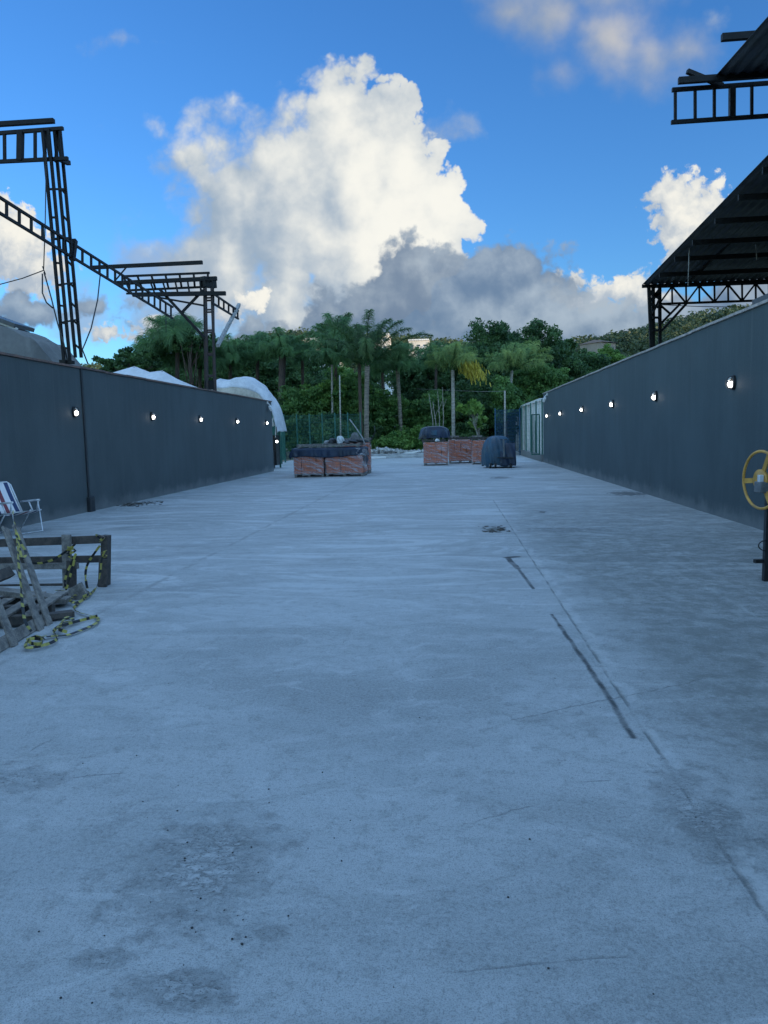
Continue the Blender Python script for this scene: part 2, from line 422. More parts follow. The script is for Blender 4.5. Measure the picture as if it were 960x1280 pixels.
    blot(800, 690, 1.2, 1.4, (0.19, 0.195, 0.185), 0.35, 0.9); blot(720, 900, 0.7, 0.5, (0.22, 0.22, 0.21), 0.3, 0.9)
    blot(930, 900, 0.7, 0.8, (0.17, 0.17, 0.16), 0.3, 0.9)
    # scaled, pitted patches in front, their crevice shade painted into the colour
    pit = nt.noise(nt.v('MULTIPLY', P2, (1, 1.3, 1)), 62, 2, 0.5)
    crv = nt.noise(nt.v('MULTIPLY', P2, (1, 1.5, 1)), 26, 9, 0.8, dist=0.9)
    base = nt.mix(nt.m('MULTIPLY', nt.ramp(crv, 0.45, 0.37), 0.30), base, (0.18, 0.185, 0.18))
    base = nt.mix(nt.m('MULTIPLY', nt.ramp(crv, 0.56, 0.63), 0.25), base, (0.56, 0.56, 0.56))
    hgt = nt.m('ADD', hgt, nt.m('MULTIPLY', crv, 0.4))
    def scaled(px, py, rx, ry, k):
        nonlocal base, hgt
        cc = az(px, py)
        e = nt.v('LENGTH', nt.v('MULTIPLY', nt.v('SUBTRACT', P2, (cc.x, cc.y, 0)), (1 / rx, 1 / ry, 0)))
        ms = nt.ramp(nt.m('SUBTRACT', nt.m('SUBTRACT', 1.0, e), nt.m('MULTIPLY', nt.m('SUBTRACT', 0.53, nt.m('ADD', nt.m('MULTIPLY', sm, 0.5), nt.m('MULTIPLY', crv, 0.5))), 4.5)), -0.4, 0.7)
        base = nt.mix(nt.m('MULTIPLY', nt.m('MULTIPLY', ms, nt.ramp(crv, 0.50, 0.42)), 1.15 * k), base, (0.24, 0.24, 0.235))
        base = nt.mix(nt.m('MULTIPLY', nt.m('MULTIPLY', ms, nt.ramp(crv, 0.52, 0.60)), 1.2 * k), base, (0.55, 0.55, 0.55))
        base = nt.mix(nt.m('MULTIPLY', nt.m('MULTIPLY', ms, nt.ramp(pit, 0.34, 0.28)), 0.8), base, (0.08, 0.08, 0.08))
        hgt = nt.m('ADD', hgt, nt.m('MULTIPLY', ms, nt.m('MULTIPLY', crv, 0.5)))
    scaled(255, 1080, 0.24, 0.34, 0.75); scaled(335, 1165, 0.07, 0.04, 0.55); scaled(225, 1235, 0.14, 0.08, 0.7); scaled(130, 1200, 0.10, 0.05, 0.4); scaled(30, 975, 0.20, 0.12, 0.4); scaled(870, 1010, 0.14, 0.36, 0.45)
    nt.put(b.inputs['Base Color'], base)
    nt.put(b.inputs['Roughness'], nt.ramp(mid, 0.3, 0.7, 0.55, 0.8))
    b.inputs['Specular IOR Level'].default_value = 0.5
    nt.put(b.inputs['Normal'], nt.bump(hgt, 0.9, 0.014))
    return m

def wall_material(name, c):
    m, nt, b = newmat(name)
    P = nt.obj(); x, y, z = nt.sep(P)
    st = nt.noise(nt.v('MULTIPLY', P, (3, 3, 0.30)), 1.3, 7, 0.7)
    st2 = nt.noise(nt.v('MULTIPLY', P, (1, 1, 0.8)), 0.7, 5, 0.6)
    fin = nt.noise(P, 30, 5, 0.7)
    base = nt.mix(nt.ramp(st, 0.35, 0.68), tuple(v * 0.93 for v in c), tuple(v * 1.07 for v in c))
    base = nt.mix(nt.ramp(st2, 0.4, 0.7, 0, 0.55), base, tuple(v * 1.3 for v in c))
    base = nt.mix(nt.m('MULTIPLY', nt.ramp(fin, 0.55, 0.75), 0.25), base, tuple(v * 1.5 for v in c))
    # cement splash along the foot, ragged at the top
    foot = nt.ramp(nt.m('ADD', z, nt.m('MULTIPLY', nt.m('SUBTRACT', nt.noise(P, 1.2, 6, 0.7), 0.5), -0.7)), 0.30, -0.02)
    base = nt.mix(nt.m('MULTIPLY', foot, 0.5), base, (0.24, 0.24, 0.235))
    # pale drips below the cap
    drip = nt.m('MULTIPLY', nt.ramp(nt.noise(nt.v('MULTIPLY', P, (9, 9, 0.12)), 1.0, 4, 0.6), 0.60, 0.72), nt.ramp(z, 1.2, 3.2))
    base = nt.mix(nt.m('MULTIPLY', drip, 0.16), base, (0.2, 0.2, 0.2))
    nt.put(b.inputs['Base Color'], base)
    b.inputs['Roughness'].default_value = 0.72; b.inputs['Specular IOR Level'].default_value = 0.3
    nt.put(b.inputs['Normal'], nt.bump(nt.m('ADD', fin, nt.m('MULTIPLY', st, 0.25)), 0.35, 0.012))
    return m

def leaf_material(name, dark, light, dry=None):
    m, nt, b = newmat(name)
    at_ = nt.n.new('ShaderNodeAttribute'); at_.attribute_name = 'tint'
    c = nt.mix(at_.outputs['Fac'], dark, light)
    if dry: c = nt.mix(nt.ramp(at_.outputs['Fac'], 0.93, 1.0), c, dry)
    nt.put(b.inputs['Base Color'], c)
    b.inputs['Roughness'].default_value = 0.55; b.inputs['Specular IOR Level'].default_value = 0.35
    tr = nt.n.new('ShaderNodeBsdfTranslucent'); nt.put(tr.inputs[0], c)
    mx = nt.n.new('ShaderNodeMixShader'); mx.inputs[0].default_value = 0.38
    nt.l.new(b.outputs[0], mx.inputs[1]); nt.l.new(tr.outputs[0], mx.inputs[2])
    nt.l.new(mx.outputs[0], nt.n['Material Output'].inputs[0])
    return m

def emit(name, c, k):
    m, nt, b = newmat(name)
    b.inputs['Base Color'].default_value = (*c, 1); b.inputs['Emission Color'].default_value = (*c, 1)
    b.inputs['Emission Strength'].default_value = k; return m

M = {}
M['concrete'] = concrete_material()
M['wall_l'] = wall_material('grey_wall_paint', (0.068, 0.083, 0.088))
M['wall_r'] = wall_material('dark_grey_wall_paint', (0.056, 0.074, 0.081))
M['cap_l'] = mat('brown_cap', (0.22, 0.13, 0.10), 0.7, 0.4, 3, stretch=(1, 1, 1), c2=(0.09, 0.065, 0.06))
M['cap_r'] = mat('pale_cap', (0.34, 0.29, 0.27), 0.6, 0.35, 3)
M['joint'] = mat('dark_strip', (0.022, 0.024, 0.027), 0.5)
M['patch'] = mat('patch_render', (0.13, 0.132, 0.13), 0.8, 0.3)
M['steel'] = mat('black_steel', (0.0085, 0.0085, 0.0095), 0.55, 0.5, 9, spec=0.25)
M['rust'] = mat('rusty_steel', (0.06, 0.035, 0.03), 0.7, 0.5, 7, c2=(0.018, 0.016, 0.018))
M['sheet'] = mat('roof_sheet', (0.06, 0.065, 0.075), 0.45, 0.3, 2)
M['wood'] = mat('grey_wood', (0.30, 0.265, 0.23), 0.8, 0.5, 7, stretch=(2, 2, 2), c2=(0.11, 0.10, 0.09), bump=0.4)
M['wood2'] = mat('dark_wood', (0.11, 0.09, 0.075), 0.8, 0.5, 8, stretch=(2, 2, 2), c2=(0.035, 0.03, 0.028), bump=0.4)
M['alu'] = mat('aluminium', (0.72, 0.73, 0.75), 0.35, 0.1, 5, metal=0.35)
M['white'] = mat('white_paint', (0.80, 0.79, 0.77), 0.6, 0.12, 3, c2=(0.58, 0.57, 0.55))
M['flap'] = mat('weathered_flap', (0.44, 0.43, 0.39), 0.7, 0.2, 2)
M['tent'] = mat('tent_canvas', (0.62, 0.61, 0.62), 0.7, 0.12, 1.2)
M['tarpw'] = mat('white_tarpaulin', (0.52, 0.52, 0.54), 0.55, 0.18, 1.8, bump=0.9)
M['beige'] = mat('beige_hem', (0.42, 0.37, 0.30), 0.7, 0.25, 2)
M['greyt'] = mat('grey_fabric', (0.15, 0.148, 0.142), 0.75, 0.2, 1.3)
M['gfence'] = mat('green_coated_steel', (0.022, 0.11, 0.085), 0.4, 0.2, 8)
M['bluenet'] = mat('blue_coated_steel', (0.012, 0.07, 0.13), 0.4, 0.2, 8)
M['kerb'] = mat('kerb_concrete', (0.36, 0.36, 0.35), 0.85, 0.3, 3)
M['tarp'] = mat('navy_tarpaulin', (0.010, 0.022, 0.048), 0.42, 0.35, 2.5, bump=0.5)
M['tarpb'] = mat('blue_tarpaulin', (0.012, 0.050, 0.085), 0.42, 0.35, 2.5, bump=0.5)
M['black'] = mat('black_plastic', (0.012, 0.012, 0.013), 0.45, 0.3, 6)
M['rubber'] = mat('rubber', (0.02, 0.02, 0.021), 0.8, 0.3, 6)
M['yellow'] = mat('yellow_paint', (0.52, 0.27, 0.05), 0.42, 0.25, 8)
M['tapey'] = mat('tape_yellow', (0.36, 0.31, 0.07), 0.45, 0.2, 8)
M['tapek'] = mat('tape_black', (0.015, 0.015, 0.015), 0.4, 0.2, 8)
M['greyp'] = mat('grey_metal', (0.30, 0.29, 0.28), 0.6, 0.3, 9)
M['bark'] = mat('palm_bark', (0.30, 0.25, 0.20), 0.9, 0.4, 3, stretch=(1, 1, 5), c2=(0.10, 0.08, 0.065), bump=0.5)
M['barkd'] = mat('brown_bark', (0.13, 0.09, 0.07), 0.9, 0.4, 4, stretch=(3, 3, 0.7), c2=(0.05, 0.035, 0.03), bump=0.5)
M['barkw'] = mat('pale_bark', (0.42, 0.39, 0.34), 0.85, 0.35, 3, stretch=(1, 1, 5), c2=(0.22, 0.19, 0.16), bump=0.4)
M['stone'] = mat('rubble_stone', (0.36, 0.35, 0.33), 0.9, 0.5, 6)
M['lampglass'] = emit('lit_lamp_glass', (1.0, 0.97, 0.92), 4.5)
M['sack'] = mat('white_sack', (0.55, 0.55, 0.53), 0.7, 0.2, 5)
M['hwall'] = mat('house_wall', (0.62, 0.55, 0.46), 0.8, 0.12, 0.4, bump=0)
M['hwall2'] = mat('house_wall_white', (0.70, 0.68, 0.65), 0.8, 0.1, 0.4, bump=0)
M['hwallb'] = mat('house_wall_brown', (0.30, 0.24, 0.19), 0.8, 0.15, 0.4, bump=0)
M['hroof'] = mat('house_roof', (0.19, 0.12, 0.09), 0.85, 0.25, 0.6, bump=0)
M['hwin'] = mat('house_window', (0.05, 0.06, 0.07), 0.2, 0.2, 1, bump=0)
M['lfpalm'] = leaf_material('palm_leaf', (0.070, 0.158, 0.077), (0.188, 0.338, 0.110))
M['lfpalmb'] = leaf_material('palm_leaf_lighter', (0.060, 0.120, 0.050), (0.150, 0.240, 0.084))
M['lfpalmy'] = leaf_material('palm_leaf_yellowing', (0.110, 0.228, 0.082), (0.376, 0.452, 0.131))
M['lfdry'] = leaf_material('dry_frond', (0.40, 0.31, 0.04), (0.62, 0.52, 0.08))
M['lfdead'] = leaf_material('dead_frond', (0.13, 0.10, 0.065), (0.24, 0.19, 0.12))
M['lfdark'] = leaf_material('dark_leaf', (0.040, 0.092, 0.040), (0.126, 0.227, 0.074))
M['lfmid'] = leaf_material('mid_leaf', (0.058, 0.143, 0.044), (0.190, 0.330, 0.088))
M['lfbri'] = leaf_material('bright_leaf', (0.077, 0.184, 0.043), (0.247, 0.391, 0.091))
M['lfhill'] = leaf_material('hill_leaf', (0.034, 0.062, 0.028), (0.116, 0.139, 0.059))

def brick_material():
    m, nt, b = newmat('red_hollow_brick')
    P = nt.obj(); x, y, z = nt.sep(P)
    t = nt.n.new('ShaderNodeTexBrick'); nt.put(t.inputs['Vector'], nt.xyz(nt.m('ADD', x, y), z, 0.0))
    t.inputs['Scale'].default_value = 1.0; t.inputs['Brick Width'].default_value = 0.24; t.inputs['Row Height'].default_value = 0.115
    t.inputs['Mortar Size'].default_value = 0.006; t.offset = 0.0
    nt.put(t.inputs['Color1'], (0.62, 0.17, 0.07)); nt.put(t.inputs['Color2'], (0.50, 0.13, 0.055)); nt.put(t.inputs['Mortar'], (0.16, 0.05, 0.03))
    c = nt.mix(nt.ramp(nt.noise(P, 3, 5, 0.6), 0.35, 0.7, 0, 0.5), t.outputs[0], (0.36, 0.12, 0.08))
    nt.put(b.inputs['Base Color'], c); b.inputs['Roughness'].default_value = 0.85
    nt.put(b.inputs['Normal'], nt.bump(t.outputs[1], -0.5, 0.02)); return m
M['brick'] = brick_material()
def wrap_material():
    m, nt, b = newmat('stretch_film')
    P = nt.obj()
    px, py, pz = nt.sep(P); h = nt.m('ADD', px, py)
    n = nt.noise(nt.xyz(nt.m('MULTIPLY', h, 0.55), nt.m('ADD', nt.m('MULTIPLY', pz, 3.6), nt.m('MULTIPLY', h, 0.9)), 0.0), 3.4, 9, 0.72, dist=0.5, dim='2D')
    a = nt.ramp(n, 0.40, 0.70, 0.04, 0.55)
    nt.put(b.inputs['Base Color'], (0.66, 0.62, 0.64)); b.inputs['Roughness'].default_value = 0.28
    nt.put(b.inputs['Alpha'], a); nt.put(b.inputs['Normal'], nt.bump(n, 0.8, 0.03)); return m
M['wrap'] = wrap_material()
def stripe_material():
    m, nt, b = newmat('striped_canvas')
    x = nt.sep(nt.obj())[0]
    s = nt.m('FRACT', nt.m('ADD', nt.m('DIVIDE', x, 0.36), 0.18))
    c = nt.mix(nt.m('GREATER_THAN', s, 0.22), (0.20, 0.045, 0.055), (0.75, 0.72, 0.72))
    c = nt.mix(nt.m('GREATER_THAN', s, 0.52), c, (0.03, 0.05, 0.13))
    c = nt.mix(nt.m('GREATER_THAN', s, 0.74), c, (0.75, 0.72, 0.72))
    nt.put(b.inputs['Base Color'], c); b.inputs['Roughness'].default_value = 0.7; return m
M['stripe'] = stripe_material()
def ground_material():
    m, nt, b = newmat('earth_and_grass')
    P = nt.obj(); n = nt.noise(P, 0.25, 8, 0.65); f = nt.noise(P, 6, 5, 0.7)
    c = nt.mix(nt.ramp(n, 0.4, 0.6), (0.16, 0.125, 0.085), (0.045, 0.065, 0.022))
    c = nt.mix(nt.m('MULTIPLY', f, 0.4), c, (0.07, 0.06, 0.04))
    nt.put(b.inputs['Base Color'], c); b.inputs['Roughness'].default_value = 0.95
    nt.put(b.inputs['Normal'], nt.bump(f, 0.6, 0.05)); return m
M['ground'] = ground_material()

# ------------------------------------------------------------------ ground, yard, kerb
LX, RX = -8.0, 4.6
g = MB(); g.grid(lambda u, v: (-1400 + 2800 * u, -600 + 2600 * v, -0.03), 40, 40)
tag(g.build('ground', M['ground']), kind='structure')
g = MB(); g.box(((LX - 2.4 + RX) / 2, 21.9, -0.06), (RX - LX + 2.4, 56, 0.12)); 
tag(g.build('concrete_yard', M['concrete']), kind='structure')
g = MB()
g.box((-2.6, 50.1, 0.07), (15.0, 0.4, 0.16)); g.box((-1.0, 50.9, 0.12), (11.0, 1.2, 0.26))
tag(g.build('kerb', M['kerb'], bevel=0.02), kind='structure')

# ------------------------------------------------------------------ boundary walls
def yard_wall(name, label, X, side, y1, h, m, cm):
    t = thing(name, (X, 20, 0), label, 'wall')
    b = MB(); b.box((X + side * 0.10, (y1 - 8) / 2, h / 2 - 0.02), (0.20, y1 + 8, h + 0.04)); b.build('wall_body', m, t)
    c = MB(); n = int((y1 + 8) / 1.2)
    for i in range(n):
        ya = -8 + (y1 + 8) * i / n; yb = -8 + (y1 + 8) * (i + 1) / n
        dz = random.uniform(-0.006, 0.006)
        c.box((X + side * 0.10, (ya + yb) / 2, h + 0.025 + dz), (0.27, (yb - ya) - 0.006, 0.042))
    c.build('coping', cm, t)
    return t
wl = yard_wall('boundary_wall', 'dark grey rendered wall on the left with a vertical joint strip and brown cap', LX, -1, 34.6, 3.14, M['wall_l'], M['cap_l'])
j = MB(); j.box((LX + 0.012, 16.40, 1.55), (0.03, 0.075, 3.18)); j.build('joint_strip', M['joint'], wl)
j = MB(); j.box((LX + 0.04, 16.42, 0.16), (0.08, 0.24, 0.34)); j.build('joint_base', M['joint'], wl, bevel=0.01)
wr = yard_wall('boundary_wall', 'dark grey rendered wall on the right with a long pale stone cap', RX, 1, 38.3, 3.30, M['wall_r'], M['cap_r'])

# ------------------------------------------------------------------ wall lamps
def wall_lamp(X, y, z, side, label, group):
    # side: +1 faces +X
    t = thing('wall_lamp', (X, y, z), label, 'wall lamp', group)
    s = side
    b = MB()
    def ell(u, v):
        return None
    # oval back plate
    n = 20; d0, d1 = 0.0, 0.035
    for d, k in ((d0, 1.0), (d1, 1.0), (d1 + 0.012, 0.86)):
        for i in range(n):
            a = 2 * math.pi * i / n
            b.v.append((X + s * d, y + 0.078 * k * math.cos(a), z + 0.118 * k * math.sin(a)))
    for r in range(2):
        for i in range(n): b.face((r * n + i, r * n + (i + 1) % n, (r + 1) * n + (i + 1) % n, (r + 1) * n + i))
    b.face(tuple(2 * n + i for i in range(n))); b.build('back_plate', M['black'], t)
    gl = MB()
    def dome(u, v):
        a = 2 * math.pi * u; e = v * math.pi / 2
        return (X + s * (0.047 + 0.065 * math.sin(e)), y + 0.044 * math.cos(a) * math.cos(e), z - 0.028 + 0.050 * math.sin(a) * math.cos(e))
    gl.grid(dome, 19, 8); gl.build('glass_globe', M['lampglass'], t)
    sk_ = MB(); sk_.tube([(X + s * 0.05, y, z + 0.085), (X + s * 0.085, y, z + 0.055), (X + s * 0.095, y, z + 0.03)], 0.017, 8)
    sk_.build('lamp_socket', M['white'], t)
    cg = MB()
    for off in (-0.03, 0.03):
        pts = [(X + s * (0.045 + 0.085 * math.sin(math.pi * k / 8)), y + off, z + 0.10 * math.cos(math.pi * k / 8)) for k in range(9)]
        cg.tube(pts, 0.0045, 6)
    cg.build('wire_cage', M['black'], t)
    return t
lm_l = [((92, 517), 'lit round lamp on the left wall beside the vertical joint strip'),
        ((189, 522), 'lit lamp on the left wall, second along from the joint strip'),
        ((249, 524), 'lit lamp on the left wall, third along from the joint strip'),
        ((295, 526), 'lit lamp on the left wall, fourth along from the joint strip'),
        ((332, 527), 'lit lamp at the far end of the left wall under the white floodlight')]
for (p, lab) in lm_l:
    q = ax_(*p, LX); wall_lamp(LX, q.y, 2.19, 1, lab, 'lit lamps on the left wall')
lm_r = [((918, 482), 'nearest and largest lit lamp on the right wall'),
        ((821, 496), 'lit lamp on the right wall, second from the near end'),
        ((767, 506), 'lit lamp on the right wall, third from the near end'),
        ((729, 512), 'lit lamp on the right wall, fourth from the near end'),
        ((702, 515), 'lit lamp on the right wall, next to last before the far end'),
        ((685, 518), 'farthest lit lamp on the right wall, under the white floodlight')]
for (p, lab) in lm_r:
    q = ax_(*p, RX); wall_lamp(RX, q.y, 2.24, -1, lab, 'lit lamps on the right wall')
def floodlight(X, px, py, s, label):
    q = ax_(px, py, X); y, z = q.y, q.z
    t = thing('floodlight', (X, y, z), label, 'floodlight', 'white floodlights at the far wall ends')
    b = MB(); b.box((X + s * 0.02, y, z + 0.16), (0.04, 0.14, 0.12)); b.tube([(X + s * 0.03, y, z + 0.14), (X + s * 0.12, y, z + 0.06), (X + s * 0.12, y, z - 0.02)], 0.022, 8); b.build('bracket', M['white'], t)
    h = MB(); R = Matrix.Rotation(rad(-25 * s), 3, 'Y') @ Matrix.Rotation(rad(25), 3, 'X')
    h.box((X + s * 0.15, y - 0.03, z - 0.08), (0.10, 0.26, 0.20), R); h.build('lamp_head', M['white'], t, bevel=0.015)
    f = MB(); f.box(Vector((X + s * 0.15, y - 0.03, z - 0.08)) + R @ Vector((s * 0.055, 0, 0)), (0.012, 0.21, 0.15), R); f.build('lens', M['alu'], t)
floodlight(LX, 334, 508, 1, 'small white floodlight at the top far corner of the left wall')
floodlight(RX, 684.5, 497, -1, 'small white floodlight at the top far corner of the right wall')

# ------------------------------------------------------------------ cut-off steel frames
def ladder(parent, name, a0, a1, b0, b1, rungs, w, m, rung_w=None, thick=()):
    """two chords a0-a1 (upper), b0-b1 (lower) with rungs at the given fractions"""
    a0, a1, b0, b1 = map(Vector, (a0, a1, b0, b1)); off = Vector(parent.location)
    root = MB().bar(a0, a1, w).build(name, m, parent)
    MB().bar(b0, b1, w).build('lower_chord', m, root, off=off)
    for i, f in enumerate(rungs):
        if isinstance(f, (tuple, list)): fa, fb = f
        else: fa = fb = f
        MB().bar(a0.lerp(a1, fa), b0.lerp(b1, fb), (rung_w or w * 0.8) * (2.1 if i in thick else 1)).build('rung', m, root, off=off)
    return root
def lin(n, a=0.0, b=1.0): return [a + (b - a) * i / (n - 1) for i in range(n)]
st = M['steel']
Y1 = 16.4
# near left frame
t = thing('steel_roof_frame', (LX - 0.3, Y1, 0), 'tall black lattice column with cut roof beams standing at the near left wall', 'steel frame', 'cut steel roof frames')
tops = [(53, 161), (60.4, 161), (67.6, 159), (75, 163)]; bots = [(80, 452), (87.5, 453), (94.3, 447), (101.6, 447)]
dY = [0.0, 0.05, 0.42, 0.42]
legs = []
colr = None
for i in range(4):
    Yc = Y1 + dY[i]
    p = ay(*bots[i], Yc); q = ay(*tops[i], Yc)
    legs.append((p, q))
    b = MB().bar(p, q, 0.056)
    if colr is None: colr = b.build('column', st, t)
    else: b.build('leg', st, colr, off=t.location)
for i in (0, 1): MB().box(legs[i][0] + Vector((0, 0, 0.0)), (0.14, 0.16, 0.07)).build('foot_plate', st, colr, off=t.location)
for yy in (232, 267, 294, 324, 352, 378, 400, 432):
    for (a, b2) in ((0, 1), (2, 3)):
        f = (yy - 158) / (450 - 158)
        MB().bar(legs[a][0].lerp(legs[a][1], 1 - f), legs[b2][0].lerp(legs[b2][1], 1 - f - 0.012 * a), 0.04).build('batten', st, colr, off=t.location)
    if yy in (232, 294, 352, 400):
        MB().bar(legs[0][0].lerp(legs[0][1], 1 - f), legs[3][0].lerp(legs[3][1], 1 - f), 0.04).build('batten', st, colr, off=t.location)
for a, b2 in (((57, 160), (55.5, 199)), ((57, 161), (63, 200)), ((72, 159), (70, 203)), ((72, 160), (77, 203))):
    MB().bar(ay(*a, Y1 + 0.2), ay(*b2, Y1 + 0.2), 0.055).build('head_brace', st, colr, off=t.location)
MB().bar(ay(-60, 159, Y1 + 0.25), ay(67.5, 151, Y1 + 0.25), 0.10, 0.09).build('purlin', st, t)
ladder(t, 'roof_beam', ay(-60, 171, Y1 + 0.1), ay(79, 160.5, Y1 + 0.1), ay(-60, 205, Y1 + 0.1), ay(85, 198, Y1 + 0.1),
       [(0.17, 0.17), (0.31, 0.31), (0.475, 0.458), (0.62, 0.59), (0.75, 0.72)], 0.07, st, 0.055, thick=(3,))
MB().bar(ay(75, 199, Y1 + 0.1), ay(86, 204, Y1 + 0.5), 0.09).build('cleat', st, colr, off=t.location)
XR = LX - 0.25
ladder(t, 'tie_beam', ax_(-60, 209, XR), ax_(216, 384, XR), ax_(-60, 230, XR), ax_(216, 398, XR), lin(24, 0.03, 0.985), 0.05, st, 0.045, thick=())
MB().bar(ax_(93, 300, XR), ax_(90, 325, XR), 0.11).build('cleat', st, colr, off=t.location)
NEAR_L = t
# far left frame
Y2 = 26.6
t = thing('steel_roof_frame', (ay(268, 487, Y2).x, Y2, 0), 'thinner rusty lattice column with sawn-off roof trusses behind the middle of the left wall', 'steel frame', 'cut steel roof frames')
lp = [((257, 360), (261.5, 600)), ((264.5, 360), (273.5, 600)), ((255.5, 358), (258.5, 600)), ((266, 358), (269.5, 600))]
colr = None; legs = []
for i, (a, b2) in enumerate(lp):
    Yc = Y2 + (0, 0, 0.5, 0.5)[i]
    q = ay(*a, Yc); p = ay(*b2, Yc); p = p.lerp(q, (0 - p.z) / (q.z - p.z)) if abs(q.z - p.z) > 1e-6 else p
    legs.append((p, q)); b = MB().bar(p, q, 0.075)
    if colr is None: colr = b.build('column', M['rust'], t)
    else: b.build('leg', M['rust'], colr, off=t.location)
for zz in (0.6, 1.2, 1.8, 2.4, 3.0, 3.75, 4.5, 5.3, 6.0, 6.4):
    for (a, b2) in ((0, 1), (2, 3), (1, 3)):
        pa = legs[a][0].lerp(legs[a][1], zz / legs[a][1].z); pb = legs[b2][0].lerp(legs[b2][1], zz / legs[b2][1].z)
        MB().bar(pa, pb, 0.055).build('batten', M['rust'], colr, off=t.location)
MB().box((legs[0][0] + legs[1][0]) / 2 + Vector((0, 0.0, 3.42)), (0.34, 0.03, 0.32)).build('junction_plate', st, colr, off=t.location)
MB().bar(ay(253, 352, Y2), ay(268, 354, Y2 + 0.5), 0.22, 0.35).build('head_plate', st, colr, off=t.location)
MB().bar(ay(115, 334.5, Y2 + 0.3), ay(253, 328, Y2 + 0.3), 0.12).build('purlin', st, t)
MB().bar(ay(144, 354, Y2 + 0.2), ay(271, 348, Y2 + 0.2), 0.13).build('purlin', st, t)
MB().bar(ay(166, 368.5, Y2 - 0.1), ay(282, 366.7, Y2 - 0.1), 0.13).build('purlin', st, t)
ladder(t, 'roof_truss', ay(152, 345.5, Y2 + 0.45), ay(262, 341, Y2 + 0.45), ay(160, 363, Y2 + 0.45), ay(262, 358.4, Y2 + 0.45), lin(7, 0.02, 0.98), 0.07, st, 0.06)
ladder(t, 'roof_truss', ay(150, 353, Y2), ay(268, 349.5, Y2), ay(158, 367, Y2), ay(268, 365, Y2), lin(8, 0.06, 0.98), 0.06, st, 0.05)
for a, b2, w in (((200, 362), (256.5, 423), 0.09), ((228, 390), (254, 362.5), 0.08), ((194, 371), (255, 382), 0.06), ((158, 334), (143, 352), 0.04)):
    MB().bar(ay(*a, Y2), ay(*b2, Y2), w).build('brace', st, t)
XS = ay(266, 372, Y2).x
ladder(t, 'tie_beam', ax_(265, 366, XS), ax_(298, 388.6, XS), ax_(265, 378.5, XS), ax_(298, 398.6, XS), lin(6, 0.05, 0.97), 0.06, st, 0.055)
MB().bar(ax_(299, 380.5, XS), ax_(272, 432, XS + 0.12), 0.11).build('loose_bar', M['greyp'], t)
# hanging wires
def wire(label, segs, r=0.012, cat='cable', name='hanging_cable', m=None):
    b = MB()
    for s in segs: b.tube(s, r, 5)
    return tag(b.build(name, m or M['black']), label, cat, 'cables hanging from the left steel frames')
Yw = Y1 - 0.1
wire('thin cable slung from beyond the left edge and tied beside the near lattice column', [[ay(-40, 360, Yw), ay(0, 355.5, Yw), ay(28, 348, Yw), ay(54.5, 338, Yw)], [ay(58, 190, Yw), ay(56.5, 280, Yw), ay(54.5, 338, Yw)], [ay(53, 333, Yw), ay(57, 343, Yw)]])
wire('slack black cable dropping left of the near lattice column to the wall cap', [[ay(55, 340, Yw), ay(64, 372, Yw), ay(72, 404, Yw), ay(80, 430, Yw), ay(84, 450, Yw)], [ay(53, 342, Yw), ay(53, 366, Yw), ay(58, 378, Yw), ay(66, 385, Yw)]], 0.016)
wire('curved black cable hanging from the tie beam right of the near lattice column', [[ax_(125.5, 342, XR), ax_(122, 375, XR), ax_(114, 410, XR), ax_(106, 430, XR), ax_(103, 437, XR), ax_(110, 455, XR)]], 0.016)
wire('short thin wire hanging from the sawn end of the tie beam', [[ax_(207.5, 393, XR), ax_(207.6, 416, XR)]], 0.010)

# ------------------------------------------------------------------ right sheds
YN = 17.3
t = thing('steel_shed', (9.5, YN, 0), 'high dark roof edge with an open ladder beam at the top right corner', 'shed', 'steel sheds behind the right wall')
ladder(t, 'roof_beam', ay(840, 112.5, YN), ay(1100, 94, YN), ay(839, 153, YN), ay(1100, 135.5, YN),
       [(0.016, 0.02), (0.113, 0.117), (0.207, 0.21), (0.294, 0.296), (0.389, 0.391), (0.48, 0.48), (0.57, 0.57), (0.66, 0.66), (0.75, 0.75), (0.84, 0.84), (0.93, 0.93)], 0.075, st, 0.055, thick=(3, 7))
YE = YN - 0.25
pc = ay(894.5, 95, YE); pd = ax_(960, 20.6, pc.x); slope = (pd - pc); pf = pc + slope * 2.2
def sheet_strip(p0, p1, wdt, waves=26):
    # corrugated sheet between the two ends of its verge, running to the right
    def fn(u, v):
        q = p0.lerp(p1, v); return Vector((q.x + wdt * u, q.y, q.z + 0.022 * math.sin(u * waves * 2 * math.pi) + wdt * u * 0.004))
    return fn
b = MB(); b.grid(sheet_strip(pc, pf, 6.0), 160, 3); b.build('roof_sheet', M['sheet'], t, solid=0.012)
for (px, py, Yp) in ((848, 101, YE - 0.02), (902, 47, None)):
    if Yp is None:
        f = 0.64; q = pc + slope * f; Yp = q.y; q = ay(902, 47, Yp); 
    else: q = ay(px, py, Yp)
    MB().bar(q, q + Vector((8.5, 0, 0.06)), 0.10, 0.12).build('purlin', st, t)
MB().bar(ay(859, 89, YE), ay(903, 107, YN - 0.05), 0.085).build('brace', st, t)
for X in (10.6, 10.95): MB().bar((X, YN, 0), (X, YN, 9.4), 0.10).build('column', st, t)

